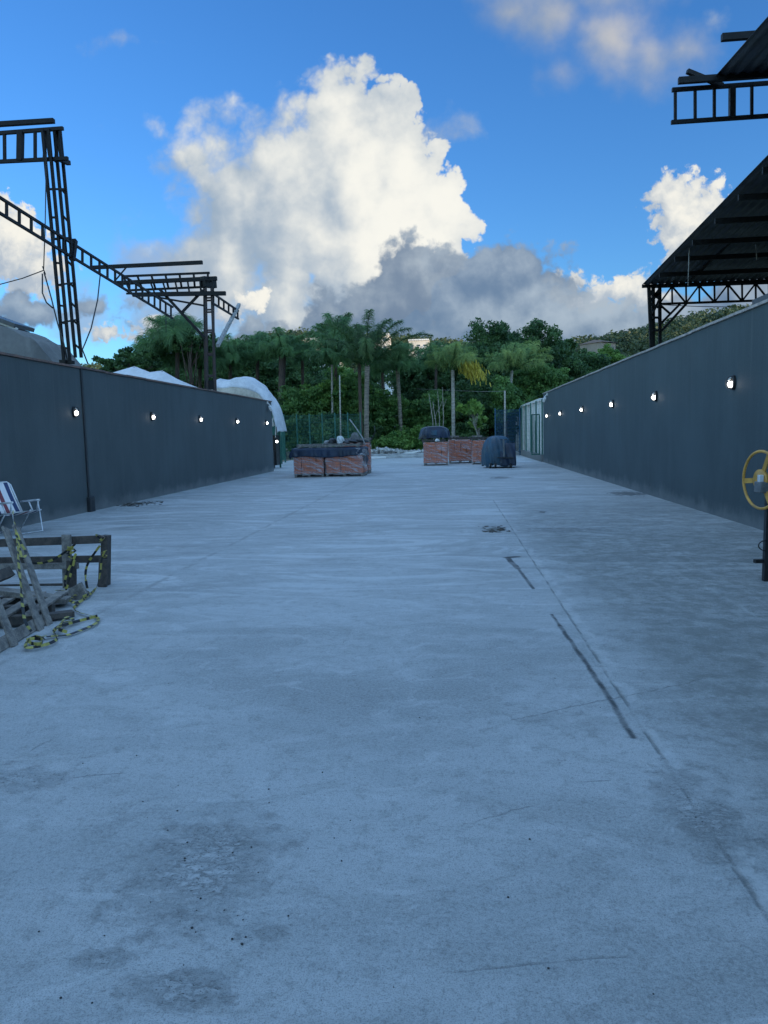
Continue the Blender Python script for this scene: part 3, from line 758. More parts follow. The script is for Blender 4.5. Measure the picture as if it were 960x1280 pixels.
YF = 26.6
e0 = ay(802.5, 358.0, YF); p1 = ax_(957, 200, e0.x); p2 = p1 + (p1 - e0).normalized() * 3.0
t = thing('steel_shed', (9.5, YF, 0), 'dark mono-pitch metal roof on lattice trusses above the right wall', 'shed', 'steel sheds behind the right wall')
b = MB(); b.grid(sheet_strip(e0 + Vector((0, 0, 0.05)), p2 + Vector((0, 0, 0.05)), 9.0, 40), 240, 3); b.build('roof_sheet', M['sheet'], t, solid=0.014)
MB().bar(e0, e0 + Vector((9.0, 0, 0.04)), 0.06, 0.10).build('eave_beam', st, t)
for (px, py) in ((822, 338), (841, 318), (863, 297), (891, 270), (920, 240), (950, 206)):
    q = ax_(px, py + 2.5, e0.x); MB().bar(q + Vector((0.05, 0, -0.08)), q + Vector((9.0, 0, -0.04)), 0.06, 0.13).build('purlin', st, t)
# eave truss
def wb(p, q, w, name='web', par=None): return MB().bar(ay(*p, YF + 0.1), ay(*q, YF + 0.1), w).build(name, st, par, off=t.location)
tr = MB().bar(ay(814, 358.8, YF + 0.1), ay(1010, 352, YF + 0.1), 0.07).build('eave_truss', st, t)
wb((825, 380), (1010, 373.5), 0.07, 'lower_chord', tr)
xs = [824, 840, 857.5, 874, 893, 910, 927.5, 944.5, 961, 978, 995]
def ty(x): return 358.8 - (x - 814) * 0.0347
def by(x): return 380 - (x - 825) * 0.0351
for i, x in enumerate(xs):
    wb((x, ty(x)), (x + 0.3, by(x)), 0.05, 'web', tr)
    if i < len(xs) - 1:
        x2 = xs[i + 1]
        if i % 2 == 0: wb((x, by(x)), (x2, ty(x2)), 0.05, 'web', tr)
        else: wb((x, ty(x)), (x2, by(x2)), 0.05, 'web', tr)
# lattice column
lp = [((811, 359), (814.5, 440)), ((816.5, 359), (816.5, 440)), ((824.5, 358), (825, 440))]
colr = None
for i, (a, b2) in enumerate(lp):
    q = ay(*a, YF + 0.1 * i); p = ay(*b2, YF + 0.1 * i); d = (p - q); p = q + d * (q.z / -d.z)
    bb = MB().bar(p, q, 0.10)
    if colr is None: colr = bb.build('column', st, t)
    else: bb.build('leg', st, colr, off=t.location)
for (a, b2, w) in (((816, 397), (825, 397), 0.07), ((816, 413), (825, 413), 0.07), ((812, 365), (825, 372), 0.12), ((825, 362), (814, 376), 0.12), ((813, 380), (823, 384), 0.08), ((816, 392), (824, 374), 0.06)):
    MB().bar(ay(*a, YF), ay(*b2, YF), w).build('batten', st, colr, off=t.location)
for (a, b2, w) in (((858.5, 379), (827, 413.5), 0.075), ((850, 380), (825.5, 405), 0.07), ((826, 382), (838, 392.5), 0.06)):
    MB().bar(ay(*a, YF + 0.1), ay(*b2, YF + 0.1), w).build('knee_brace', st, t)
# sloping rafter truss under the sheet
XT = e0.x + 1.3
def xr(px, py): return ax_(px, py, XT)
ra0, ra1, rb0, rb1 = xr(843, 345), xr(985, 192), xr(862, 352), xr(1000, 218)
ladder(t, 'rafter_truss', ra0, ra1, rb0, rb1, lin(16, 0.0, 1.0), 0.06, st, 0.05)
for (a, b2) in (((862, 301), (860, 357)), ((945, 258), (946, 325))):
    q = ay(*a, YF - 4); MB().tube([ay(*a, YF - 4), ay(a[0] - 1, (a[1] + b2[1]) / 2, YF - 4), ay(*b2, YF - 4)], 0.016, 5).build('drop_wire', M['greyp'], t)
MB().tube([ay(826, 381, YF), ay(870, 383, YF), ay(930, 384, YF), ay(1000, 378, YF)], 0.012, 5).build('slack_wire', M['black'], t)
for X in (14.5, 14.9): MB().bar((X, YF, 0), (X, YF, 6.3), 0.10).build('column', st, t)
for X in (e0.x + 0.4, 14.7): MB().bar((X, p2.y + 0.4, 0), (X, p2.y + 0.4, p2.z - 0.1), 0.14).build('column', st, t)
# low lean-to peeping over the right wall
q = ax_(940, 380, 5.6)
t = thing('lean_to_roof', (6.6, q.y - 3, 0), 'dark low roof corner peeping over the right wall at the picture edge', 'roof')
b = MB(); b.box((6.8, q.y - 3.0, q.z + 0.02), (2.4, 6.0, 0.10)); b.build('roof_sheet', M['sheet'], t)
for X in (5.8, 7.8):
    for dy in (-5.8, -0.2): MB().bar((X, q.y + dy, 0), (X, q.y + dy, q.z - 0.03), 0.1).build('post', st, t)

# ------------------------------------------------------------------ things behind the left wall
# grey fabric roof
Yg = 18.5
prof = [(-160, 372), (-60, 394), (0, 407), (14.6, 412), (24, 418), (31.4, 422), (38, 422.5), (43, 426), (63.5, 450), (78, 478)]
pts = [ay(x, y, Yg) for x, y in prof]
pts = [p for p in pts]
def canopy(u, v):
    f = u * (len(pts) - 1); i = min(int(f), len(pts) - 2); p = pts[i].lerp(pts[i + 1], f - i)
    return Vector((p.x, Yg - 0.0 + v * 1.6, p.z - 0.10 * math.sin(v * math.pi * 3) ** 2))
t = thing('fabric_canopy', (pts[0].x * 0.5 + pts[-1].x * 0.5, Yg + 4, 0), 'grey fabric canopy sloping down behind the near left wall', 'canopy')
b = MB(); b.grid(canopy, 60, 20); b.build('fabric', M['greyt'], t, solid=0.02)
# hanging front
b = MB(); b.grid(lambda u, v: canopy(u, 0) * (1 - v) + Vector((canopy(u, 0).x, Yg, min(1.0, canopy(u, 0).z))) * v - Vector((0, 0.012, 0)), 60, 4); b.build('front_flap', M['greyt'], t, solid=0.02)
for X in (pts[-1].x + -0.6, pts[0].x + 0.3):
    for Yp in (Yg + 0.2, Yg + 1.4): MB().bar((X, Yp, 0), (X, Yp, 3.0), 0.08).build('pole', M['greyp'], t)
# house eave beyond it
Ye = 24.0
t = thing('tiled_roof_house', (ay(-60, 400, Ye).x, Ye + 3, 0), 'dark sloping roof end with pale boards above the grey canopy at the left edge', 'house')
def eave(z0, y0a, y0b, xa, xb, th, m, name, dep):
    p = ay(xa, y0a, Ye + z0); q = ay(xb, y0b, Ye + z0)
    return MB().bar(p + Vector((0, dep / 2, 0)), q + Vector((0, dep / 2, 0)), dep, th).build(name, m, t)
eave(0.0, 356, 407, -120, 18, 0.13, M['sheet'], 'roof', 1.2)
eave(0.08, 363, 411, -120, 20.5, 0.07, M['white'], 'fascia', 0.10)
eave(0.3, 370, 412, -120, 18, 0.10, M['joint'], 'soffit', 0.9)
eave(0.2, 379, 414, -120, 22, 0.09, M['white'], 'gutter', 0.12)
MB().box((ay(-70, 420, Ye).x - 1.0, Ye + 0.75, 2.3), (3.6, 0.9, 4.6)).build('wall', M['hwall2'], t)
# peaked white stretch tent
Yt = 30.0
pk = [(120, 468), (142, 465), (167.5, 457.5), (187, 465), (202.5, 463), (222, 474), (242, 482.5), (262, 490)]
pp = [ay(x, y, Yt) for x, y in pk]
def tent(u, v):
    f = u * (len(pp) - 1); i = min(int(f), len(pp) - 2); fr = f - i
    p = pp[i].lerp(pp[i + 1], fr)
    k = abs(v - 0.35) / 0.65; hgt = p.z * (1 - k) + 2.7 * k - 0.25 * math.sin(math.pi * min(1, k)) 
    return Vector((p.x, Yt - 2.4 + v * 7.0, hgt))
t = thing('stretch_tent', (pp[3].x, Yt, 0), 'pale grey stretch tent with two soft peaks showing over the left wall', 'tent')
b = MB(); b.grid(tent, 64, 24); o = b.build('canopy', M['tent'], t, solid=0.01)
for (i) in (2, 4): MB().bar((pp[i].x, Yt, 0), (pp[i].x, Yt, pp[i].z - 0.03), 0.08).build('pole', M['greyp'], t)
for X, Yp in ((pp[0].x, Yt - 2.3), (pp[-1].x, Yt - 2.3), (pp[0].x, Yt + 4.5), (pp[-1].x, Yt + 4.5)): MB().bar((X, Yp, 0), (X, Yp, 2.68), 0.08).build('pole', M['greyp'], t)
# white bulging tarpaulin shelter past the end of the left wall
Ys = 37.6
outl = [(262, 496), (272, 482), (277, 475), (284, 473.5), (300, 472), (318, 473.5), (329, 479), (336, 487), (341, 493), (346, 500), (350, 508), (352, 517), (354, 526), (356.5, 539)]
ol = [ay(x, y, Ys) for x, y in outl]
def shel(u, v):
    f = u * (len(ol) - 1); i = min(int(f), len(ol) - 2); p = ol[i].lerp(ol[i + 1], f - i)
    k = (v - 0.4) / 0.6 if v > 0.4 else (0.4 - v) / 0.4
    sag = 1 - 0.17 * k ** 2.6 - 0.05 * (1 - u) * math.sin(v * 9 + u * 5) ** 2
    hz = 1.75 + (p.z - 1.75) * sag
    bump = 0.05 * math.sin(u * 17 + v * 7) * math.sin(v * 13 - u * 6) * (1 - u) + (1 - u) * 0.09 * math.cos(u * 36) * (1 - k * 0.5) * (1 if u < 0.55 else 0.3) + 0.03 * (1 - u) * math.sin(v * 17) + 0.025 * math.sin(u * 47 + 5 * math.sin(v * 6)) * math.sin(v * 11 + u * 20)
    return Vector((p.x - 0.15 * k, Ys - 1.2 + v * 2.3, hz + bump))
t = thing('tarpaulin_shelter', (ol[6].x, Ys, 0), 'bulging white tarpaulin draped over a shelter past the far end of the left wall', 'shelter')
b = MB(); b.grid(shel, 70, 30); b.build('tarpaulin', M['tarpw'], t, solid=0.02)
def hem(u, v):
    p = shel(0.04 + u * 0.72, 0.0); return Vector((p.x, p.y - 0.03 - 0.02 * math.sin(u * 40), p.z + (2.3 - p.z) * v))
b = MB(); b.grid(hem, 40, 6); b.build('side_curtain', M['beige'], t, solid=0.02)
def drape(u, v):
    p = shel(0.80 + 0.2 * u, 0.0); bt = 2.35 - 0.75 * u - 0.15 * math.sin(u * 9)
    return Vector((p.x + 0.05 * math.sin(v * 4 + u * 8), p.y - 0.05, p.z + (min(bt, p.z) - p.z) * v))
b = MB(); b.grid(drape, 24, 10); b.build('hanging_flap', M['flap'], t, solid=0.015)
for X, Yp in ((ol[0].x + 0.3, Ys - 1.0), (ol[-1].x - 0.5, Ys - 1.1), (ol[0].x + 0.3, Ys + 0.9), (ol[-1].x - 0.5, Ys + 0.9)):
    MB().bar((X, Yp, 0), (X, Yp, 2.6), 0.08).build('post', M['gfence'], t)
b = MB(); b.box((ol[-1].x - 1.0, Ys + 0.5, 0.9), (1.0, 0.8, 1.5)); b.box((ol[-1].x - 0.85, Ys - 0.1, 0.45), (0.5, 0.5, 0.9)); b.build('dark_crate', M['black'], t, bevel=0.03)
p = ay(346, 552, Ys - 1.7)
tq = thing('shelter_lamp', p, 'small lit white lamp under the flap of the white tarpaulin shelter', 'lamp')
b = MB(); b.lathe(p, (0, 0, 1), [(-0.055, 0.02), (-0.035, 0.05), (0.0, 0.06), (0.035, 0.05), (0.055, 0.02)], 12); b.build('bulb', M['lampglass'], tq)
b = MB(); b.bar(p + Vector((0, 0.0, 0.10)), p + Vector((0, 0.0, 0.7)), 0.03); b.build('bulb_holder', M['black'], tq)
M['mast'] = mat('dull_grey_steel', (0.13, 0.135, 0.14), 0.6, 0.3, 9)

# ------------------------------------------------------------------ green mesh fences
def mesh_fence(label, p, q, z0, z1, posts, group='green mesh fences', wgap=0.075, wr=0.012, m=None):
    m = m or M['gfence']
    p = Vector(p); q = Vector(q); d = (q - p); L = d.length; d.normalize(); nrm = Vector((-d.y, d.x, 0))
    t = thing('mesh_fence', ((p.x + q.x) / 2, (p.y + q.y) / 2, 0), label, 'fence', group)
    for k in range(len(posts) - 1):
        b = MB(); a0, a1 = posts[k] * L, posts[k + 1] * L
        n = max(2, int((a1 - a0) / wgap))
        for i in range(1, n):
            s = p + d * (a0 + (a1 - a0) * i / n); b.box((s.x, s.y, (z0 + z1) / 2), (wr, wr, z1 - z0 - 0.04))
        for zz in lin(int((z1 - z0) / 0.22) + 1, z0 + 0.04, z1 - 0.06):
            b.bar(p + d * a0 + nrm * 0.014 + Vector((0, 0, zz)), p + d * a1 + nrm * 0.014 + Vector((0, 0, zz)), wr)
        b.build('mesh_panel', m, t)
    for f in posts:
        s = p + d * (f * L); b = MB(); b.box((s.x, s.y, (z1 + 0.06) / 2), (0.07, 0.07, z1 + 0.06)); b.build('post', m, t, bevel=0.005)
    return t
fl0, fl1 = ay(357, 578, 46.2), ay(452, 572, 46.2)
mesh_fence('long green mesh fence standing behind the brick pallets on the left', (fl0.x, 46.2, 0), (fl1.x, 46.2, 0), 0.15, 2.85, lin(7))
mesh_fence('green fence with dark posts running back from the end of the left wall', (LX - 1.6, 38.9, 0), (fl0.x, 46.1, 0), 0.15, 2.75, lin(3))
mesh_fence('green mesh fence in front of the white shed past the right wall', (RX + 0.02, 38.9, 0.35), (RX + 0.02, 49.6, 0.35), 0.42, 3.05, lin(5), wgap=1.3, wr=0.006)
mesh_fence('short blue-green mesh fence panel above the blue tarp-covered machine', (2.95, 49.7, 0), (RX - 0.1, 49.7, 0), 0.2, 2.95, lin(2), wgap=0.045, m=M['bluenet'])
# low wall under the right-hand fence
tag(MB().box((RX + 0.05, 44.1, 0.17), (0.22, 10.9, 0.36)).build('low_wall', M['patch'], bevel=0.01), 'low dark kerb wall carrying the green fence past the right wall', 'wall')
t = thing('gate_leaf', (RX - 0.12, 38.7, 0), 'folded dark green metal gate leaf at the far end of the right wall', 'gate')
for (a, b2) in (((-0.05, 0.35), (-0.05, 2.35)), ((-0.42, 0.35), (-0.42, 2.35))):
    MB().bar((RX + a[0] - 0.1, 38.62, a[1]), (RX + b2[0] - 0.1, 38.62, b2[1]), 0.06).build('gate_frame', M['gfence'], t)
b = MB()
for k in range(7): b.bar((RX - 0.17 - 0.05 * k, 38.62, 0.4), (RX - 0.17 - 0.05 * k, 38.62, 2.3), 0.015)
b.bar((RX - 0.14, 38.62, 2.33), (RX - 0.53, 38.62, 2.33), 0.05); b.bar((RX - 0.14, 38.62, 0.38), (RX - 0.53, 38.62, 0.38), 0.05); b.build('bars', M['gfence'], t)

# white shed behind the right fence
t = thing('white_shed', (7.0, 55, 0), 'low white building with a flat overhanging roof behind the green fence', 'building')
MB().box((7.55, 56.0, 1.65), (4.0, 18.0, 3.3)).build('wall', M['white'], t)
b = MB(); b.box((7.55, 56.0, 3.38), (4.3, 18.5, 0.16)); b.build('roof', M['hwall2'], t, bevel=0.02)
MB().box((5.54, 50.0, 1.1), (0.06, 0.9, 2.2)).build('door', M['hwin'], t)
for k in range(5): MB().box((5.50, 47.6 + k * 3.6, 1.65), (0.16, 0.26, 3.3)).build('pillar', M['hwall2'], t)
# posts beyond the yard
def pole(px, top, base, Y, r, label):
    p = ay(px, base, Y); q = ay(px, top, Y); b = MB(); b.tube([(q.x + (p.x - q.x) * .5, Y, 0), q], [r, r * 0.8], 8)
    return tag(b.build('street_pole', M['barkw']), label, 'pole', 'slim poles beyond the yard')
pole(424.5, 469, 560, 52.0, 0.055, 'slim white pole rising behind the left brick pallets')
pole(631, 488, 560, 53.0, 0.07, 'slim white pole carrying a wire behind the blue tarp-covered machine')
pole(351, 513, 580, 44.0, 0.045, 'thin dark post beside the hanging white flap').data.materials[0] = M['gfence']
b = MB(); b.tube([ay(568, 488, 56), ay(600, 489.5, 54.6), ay(631, 489, 53)], 0.009, 5); b.tube([ay(520, 486, 59), ay(568, 488, 56)], 0.008, 5)
tag(b.build('overhead_wire', M['greyp']), 'thin pale wire strung from the yellow-tinged palm to a pole', 'wire')

# ------------------------------------------------------------------ brick pallets
def pallet_mb(c, w, d, R=None, h=0.13):
    b = MB(); c = Vector(c); R = R or Matrix.Identity(3)
    def bx(x, y, z, sx, sy, sz): b.box(c + R @ Vector((x, y, z)), (sx, sy, sz), R)
    for k in range(3): bx(-w / 2 + 0.05 + k * (w - 0.1) / 2, 0, h * 0.5, 0.09, d, h - 0.05)
    n = 6
    for k in range(n): bx(0, -d / 2 + 0.055 + k * (d - 0.11) / (n - 1), h - 0.012, w, 0.105, 0.024)
    for k in range(3): bx(0, -d / 2 + 0.055 + k * (d - 0.11) / 2, 0.012, w, 0.105, 0.024)
    return b
def brick_pallet(x, y, w, d, h, rz, label, seed, film=True):
    r_ = random.Random(seed)
    t = thing('brick_pallet', (x, y, 0), label, 'brick pallet', 'film-wrapped pallets of red bricks', rz)
    pallet_mb((0, 0, 0), w, d).build('pallet', M['wood'], t, off=(0, 0, 0), bevel=0.004)
    b = MB(); nz = int(h / 0.2); dz = h / nz; nx = int(w / 0.26)
    for k in range(nz):
        for i in range(nx):
            jx, jy = r_.uniform(-.012, .012), r_.uniform(-.015, .015)
            b.box((-w / 2 + (i + .5) * w / nx + jx, jy, 0.135 + (k + .5) * dz), (w / nx - 0.008, d - 0.05, dz - 0.006))
    b.build('brick_stack', M['brick'], t, off=(0, 0, 0), bevel=0.006)
    if film:
        b = MB(); hw, hd = w / 2 + 0.02, d / 2 + 0.012
        def shell(u, v):
            a = u * 4; i = int(min(a, 3.999)); f = a - i
            cs = [(-hw, -hd), (hw, -hd), (hw, hd), (-hw, hd), (-hw, -hd)]
            px, py = cs[i][0] + (cs[i + 1][0] - cs[i][0]) * f, cs[i][1] + (cs[i + 1][1] - cs[i][1]) * f
            wv = 0.008 * math.sin(u * 61 + v * 17 + seed) + 0.012 * math.sin(v * 23 + u * 9 + seed)
            return Vector((px * (1 + wv), py * (1 + wv), 0.10 + v * (h + 0.05)))
        b.grid(shell, 81, 24); b.build('plastic_film', M['wrap'], t, off=(0, 0, 0))
    return t
yl = 28.7
def X_(px, Y): return ay(px, 560, Y).x
xa, xb, xc = X_(364.5, yl), X_(405, yl), X_(455.5, yl)
brick_pallet((xa + xb) / 2, yl + .55, xb - xa - 0.12, 1.1, 0.93, rad(1.0), 'film-wrapped pallet of red bricks at the left end of the row under the dark tarp', 1)
brick_pallet((xb + xc) / 2, yl + .55, xc - xb - 0.10, 1.1, 0.93, rad(-1.5), 'film-wrapped pallet of red bricks under the right half of the dark tarp', 2)
xd = X_(463.5, yl + 2.3)
brick_pallet(xd - 0.62, yl + 2.4, 1.15, 1.1, 1.14, rad(2), 'taller brick pallet just behind the right end of the tarp-covered pallets', 3)
brick_pallet(xa + 0.75, yl + 2.4, 1.2, 1.1, 0.95, rad(-2), 'brick pallet hidden behind the left tarp-covered pallet', 4)
# tarp over the front pair
def cloth(cx0, cx1, y0, y1, ztop, drops, seed, nx=70):
    r_ = random.Random(seed); ph = [r_.uniform(0, 6.28) for _ in range(8)]
    Wd = cx1 - cx0; D = y1 - y0
    def fn(u, v):
        fl = drops[0] + (drops[1] - drops[0]) * u + 0.03 * math.sin(u * 7 + ph[0]) + 0.012 * math.sin(u * 23 + 2 * math.sin(u * 9) + ph[1])
        tot = fl + D + drops[2]; s = v * tot
        x = cx0 + Wd * u
        fold = 0.010 * math.sin(u * 37 + 2 * math.sin(u * 13) + ph[2]) + 0.004 * math.sin(u * 83 + 3 * math.sin(u * 17) + ph[3])
        if s < fl: y = y0 - 0.03 - fold - 0.05 * (fl - s); z = ztop - (fl - s)
        elif s < fl + D: y = y0 + (s - fl); z = ztop + 0.012 * math.sin(u * 21 + s * 9) + 0.012
        else: y = y1 + 0.03 + fold; z = ztop - (s - fl - D)
        # sag over both ends
        e = max(0, abs(u - 0.5) - 0.47) / 0.03
        return Vector((x + (0.02 * math.sin(z * 20 + ph[4])), y, z - 0.32 * e ** 1.5 * (1 if z > ztop - 0.05 else 0.4)))
    return fn
b = MB(); b.grid(cloth(xa - 0.09, xc + 0.04, yl, yl + 1.12, 1.09, (0.34, 0.30, 0.3), 5), 110, 40)
tag(b.build('dark_tarp', M['tarp'], solid=0.006), 'dark navy tarp draped over the two left brick pallets', 'tarp')
b = MB(); b.grid(lambda u, v: Vector((xc - 0.28 + 0.34 * u + 0.03 * math.sin(v * 9), yl - 0.05 - 0.02 * math.sin(u * 9 + v * 7), 1.08 - v * (0.35 + 0.5 * u))), 14, 16)
tag(b.build('loose_film', M['wrap'], solid=0.005), 'torn clear plastic film hanging off the right corner of the tarp', 'plastic film')
b = MB(); b.grid(lambda u, v: Vector((xc + 0.02 + 0.03 * math.sin(v * 8), yl + u * 0.9, 1.09 - v * (0.75 - 0.25 * u) )), 12, 12)
tag(b.build('tarp_flap', M['tarp'], solid=0.006), 'dark tarp corner hanging down the right side of the brick row', 'tarp')
# pallets lying on the tarp
def lying_pallet(x, y, z, w, d, rz, label, m='wood', group='empty wooden pallets'):
    t = thing('wooden_pallet', (x, y, z), label, 'pallet', group, rz)
    b = MB()
    for k in range(3): b.box((0, -d / 2 + 0.05 + k * (d - 0.1) / 2, 0.045), (w, 0.07, 0.07))
    b.build('stringers', M[m], t, off=(0, 0, 0), bevel=0.004)
    for k in range(6): MB().box((-w / 2 + 0.06 + k * (w - 0.12) / 5, 0, 0.094), (0.10, d, 0.024)).build('deck_board', M[m], t, off=(0, 0, 0), bevel=0.003)
    for k in range(3): MB().box((-w / 2 + 0.10 + k * (w - 0.2) / 2, -d / 2 + 0.06, -0.0), (0.12, 0.09, 0.05)).build('block', M[m], t, off=(0, 0, 0))
    return t
lying_pallet((xa + xb) / 2 + 0.1, yl + 0.55, 1.14, 1.08, 1.05, rad(1), 'weathered empty pallet lying flat on the left half of the dark tarp')
lying_pallet((xb + xc) / 2 - 0.10, yl + 0.50, 1.14, 1.45, 1.05, rad(-1), 'weathered empty pallet on the right half of the dark tarp under the junk')
lying_pallet(xd - 0.55, yl + 2.35, 1.32, 1.1, 1.0, rad(2), 'empty pallet on top of the taller brick pallet at the back right')
def lump(name, c, s, m, label, cat, seed=0, amp=0.18, group=None):
    b = MB(); r_ = random.Random(seed); ph = [r_.uniform(0, 6.28) for _ in range(6)]
    def fn(u, v):
        a = u * 2 * math.pi; e = v * math.pi * 0.5
        k = 1 + amp * (math.sin(3 * a + ph[0]) * math.cos(e) + 0.6 * math.sin(5 * a + 4 * e + ph[1]) + 0.4 * math.sin(9 * e + ph[2] + 7 * a)) * (0.4 + 0.6 * math.cos(e)) 
        ce = math.cos(e) ** 0.7
        return Vector((c[0] + s[0] * k * math.cos(a) * ce, c[1] + s[1] * k * math.sin(a) * ce, c[2] + s[2] * math.sin(e) ** 0.8 * (1 + 0.2 * amp * math.sin(6 * a + ph[3]))))
    b.grid(fn, 41, 18)
    return tag(b.build(name, m), label, cat, group)
zj = 1.255
lump('black_sack', (X_(416, yl + .4), yl + 0.4, zj), (0.17, 0.2, 0.20), M['black'], 'small black sack on the pallet beside the white sack', 'sack', 1)
lump('white_sack', (X_(425.5, yl + .4), yl + 0.4, zj), (0.155, 0.2, 0.27), M['sack'], 'pale knotted sack on the pallets, in front of the slim pole', 'sack', 2)
lump('grey_bucket_lid', (X_(409, yl + .5), yl + 0.5, zj), (0.13, 0.15, 0.12), M['greyp'], 'low grey bundle left of the black sack', 'bundle', 3)
lump('dark_bundle', (X_(443, yl + .5), yl + 0.55, zj), (0.42, 0.3, 0.13), M['black'], 'dark heap of rags on the right end of the pallets', 'bundle', 4, 0.3)
lump('green_bush_bag', (X_(444, yl + 0.8), yl + 0.95, zj), (0.18, 0.15, 0.38), M['greyt'], 'grey-green bundle standing behind the dark rag heap', 'bundle', 6, 0.3)
b = MB(); b.tube([ay(437, 524, yl + .3), ay(445, 535, yl + .2), ay(453, 547, yl + .1), ay(456.5, 556, yl)], 0.022, 6)
tag(b.build('metal_bar', M['greyp']), 'thin grey bar leaning out of the junk on the left pallets', 'bar')
b = MB(); b.tube([ay(462, 556, yl + 1.9), ay(466, 546, yl + 1.9), ay(469, 540, yl + 1.9), ay(468, 532, yl + 1.9)], 0.016, 6)
tag(b.build('bent_rod', M['black']), 'thin bent rod sticking up beside the main palm trunk', 'rod')

# right group
yr = 36.9
def rp(px0, px1, Y, d, h, rz, label, seed, film=True):
    x0, x1 = X_(px0, Y), X_(px1, Y); return brick_pallet((x0 + x1) / 2, Y + d / 2, x1 - x0, d, h, rz, label, seed, film)
rp(529.5, 559.5, yr, 1.1, 0.98, rad(-1), 'film-wrapped brick pallet under the dark blue bundle', 11)
rp(561, 589.5, yr + 2.0, 1.1, 1.05, rad(1.5), 'film-wrapped brick pallet in the middle of the right row', 12)
rp(591, 612, yr + 0.3, 1.1, 1.02, rad(-3), 'half-unwrapped brick pallet beside the blue tarp-covered machine', 13)
lying_pallet(X_(542, yr), yr + 0.55, 1.15, 1.15, 1.0, 0.02, 'dark empty pallet between the bricks and the dark blue bundle', 'wood2')
lying_pallet(X_(575, yr + 2), yr + 2.55, 1.22, 1.15, 1.0, -0.02, 'dark empty pallet on the middle brick pallet of the right row', 'wood2')
lying_pallet(X_(603, yr), yr + 0.85, 1.20, 1.25, 1.0, 0.03, 'dark empty pallet on the half-unwrapped bricks', 'wood2')
t = thing('tarp_bundle', (X_(543, yr), yr + 0.55, 1.27), 'rounded dark blue tarp bundle on top of the right brick pallet', 'bundle')
b = MB()
def bund(u, v):
    a = u * 2 * math.pi; e = v * math.pi * 0.5
    k = 1 + 0.06 * math.sin(7 * a + 3 * e) + 0.04 * math.sin(13 * a + 1)
    return Vector((0.70 * k * (abs(math.cos(a)) ** 0.6 * (1 if math.cos(a) > 0 else -1)) * math.cos(e) ** 0.45, 0.48 * k * math.sin(a) * math.cos(e) ** 0.45, 0.05 + 0.56 * math.sin(e) ** 0.75))
b.grid(bund, 61, 22); b.build('tarp_cover', M['tarp'], t, off=(0, 0, 0))
b = MB(); b.grid(lambda u, v: Vector((-0.13 + 0.27 * u, -0.515 + 0.05 * v - 0.012 * math.sin(u * 9), 0.16 + 0.26 * v)), 6, 6); b.build('blue_patch', M['tarpb'], t, off=(0, 0, 0), solid=0.006)
b = MB(); b.tube([(-0.60, -0.3, 0.52), (-0.2, -0.36, 0.60), (0.3, -0.36, 0.60), (0.62, -0.3, 0.48)], 0.012, 6); b.build('rope', M['greyp'], t, off=(0, 0, 0))
lump('white_rag', (X_(546.5, yr), yr + 0.02, 1.16), (0.10, 0.06, 0.12), M['sack'], 'scrap of white plastic tucked under the dark blue bundle', 'rag', 8)
lump('dark_sack', (X_(531, yr), yr + 0.3, 1.27), (0.26, 0.25, 0.2), M['black'], 'dark sack hanging at the left side of the blue bundle', 'sack', 9)
for k, (px, zz, lab) in enumerate(((568, 1.36, 'short wood offcut on the middle right pallet'), (596, 1.35, 'short wood offcut on the half-unwrapped bricks'))):
    b = MB(); b.box((X_(px, yr + 1), yr + (2.4 if k == 0 else 0.6), zz), (0.5, 0.12, 0.07), Matrix.Rotation(0.3 - 0.5 * k, 3, 'Z')); tag(b.build('wood_offcut', M['wood']), lab, 'offcut')

# tarp-covered machine with a mast
ym = 33.0
x0, x1 = X_(604, ym), X_(646.5, ym); xm = (x0 + x1) / 2; hw = (x1 - x0) / 2
t = thing('covered_machine', (xm, ym + 0.7, 0), 'small wheeled machine under a blue tarp with an upright grey mast', 'machine')
def mach(u, v):
    a = u * 2 * math.pi; e = v * math.pi * 0.5
    k = 1 + 0.035 * math.sin(9 * a + 2 * v) + 0.03 * math.sin(15 * a + 5 * v)
    c_ = math.cos(e)
    bulge = (1 - v) ** 0.5
    r = 1.0 if v < 0.15 else math.cos((v - 0.15) / 0.85 * math.pi / 2) ** 0.62
    z = 0.10 + 1.27 * (v ** 0.9 if v < 0.15 else (0.15 ** 0.9 + (1 - 0.15 ** 0.9) * math.sin((v - 0.15) / 0.85 * math.pi / 2) ** 1.0))
    skew = -0.10 * z
    return Vector((hw * k * r * math.cos(a) + skew * 0.6, 0.85 * k * r * math.sin(a), z + 0.04 * math.sin(a * 6) * (1 - v)))
b = MB(); b.grid(mach, 91, 34); b.build('tarp_cover', M['tarpb'], t, off=(0, 0, 0))
b = MB(); b.grid(lambda u, v: Vector((-0.02 + 0.66 * u, -0.90 + 0.03 * math.sin(u * 11 + v * 5) + 0.32 * v ** 2, 0.1 + 0.95 * v)), 20, 20); b.build('tarp_front', M['tarp'], t, off=(0, 0, 0), solid=0.008)
for (dx, dy) in ((-0.42, -0.75), (-0.22, -0.86), (0.42, -0.84), (0.55, 0.5), (-0.5, 0.5)):
    w = MB(); w.lathe((dx, dy, 0.11), (1, 0, 0), [(-0.045, 0.06), (-0.04, 0.11), (0.04, 0.11), (0.045, 0.06)], 18); wo_ = w.build('wheel', M['rubber'], t, off=(0, 0, 0))
    w = MB(); w.lathe((dx, dy, 0.11), (1, 0, 0), [(-0.05, 0.01), (-0.05, 0.055), (0.05, 0.055), (0.05, 0.01)], 14); w.build('hub', M['sack'], wo_, off=(0, 0, 0))
b = MB(); b.bar((0.14, -0.98, 0.42), (0.12, -0.98, 1.22), 0.075, 0.05); b.build('mast', M['mast'], t, off=(0, 0, 0))
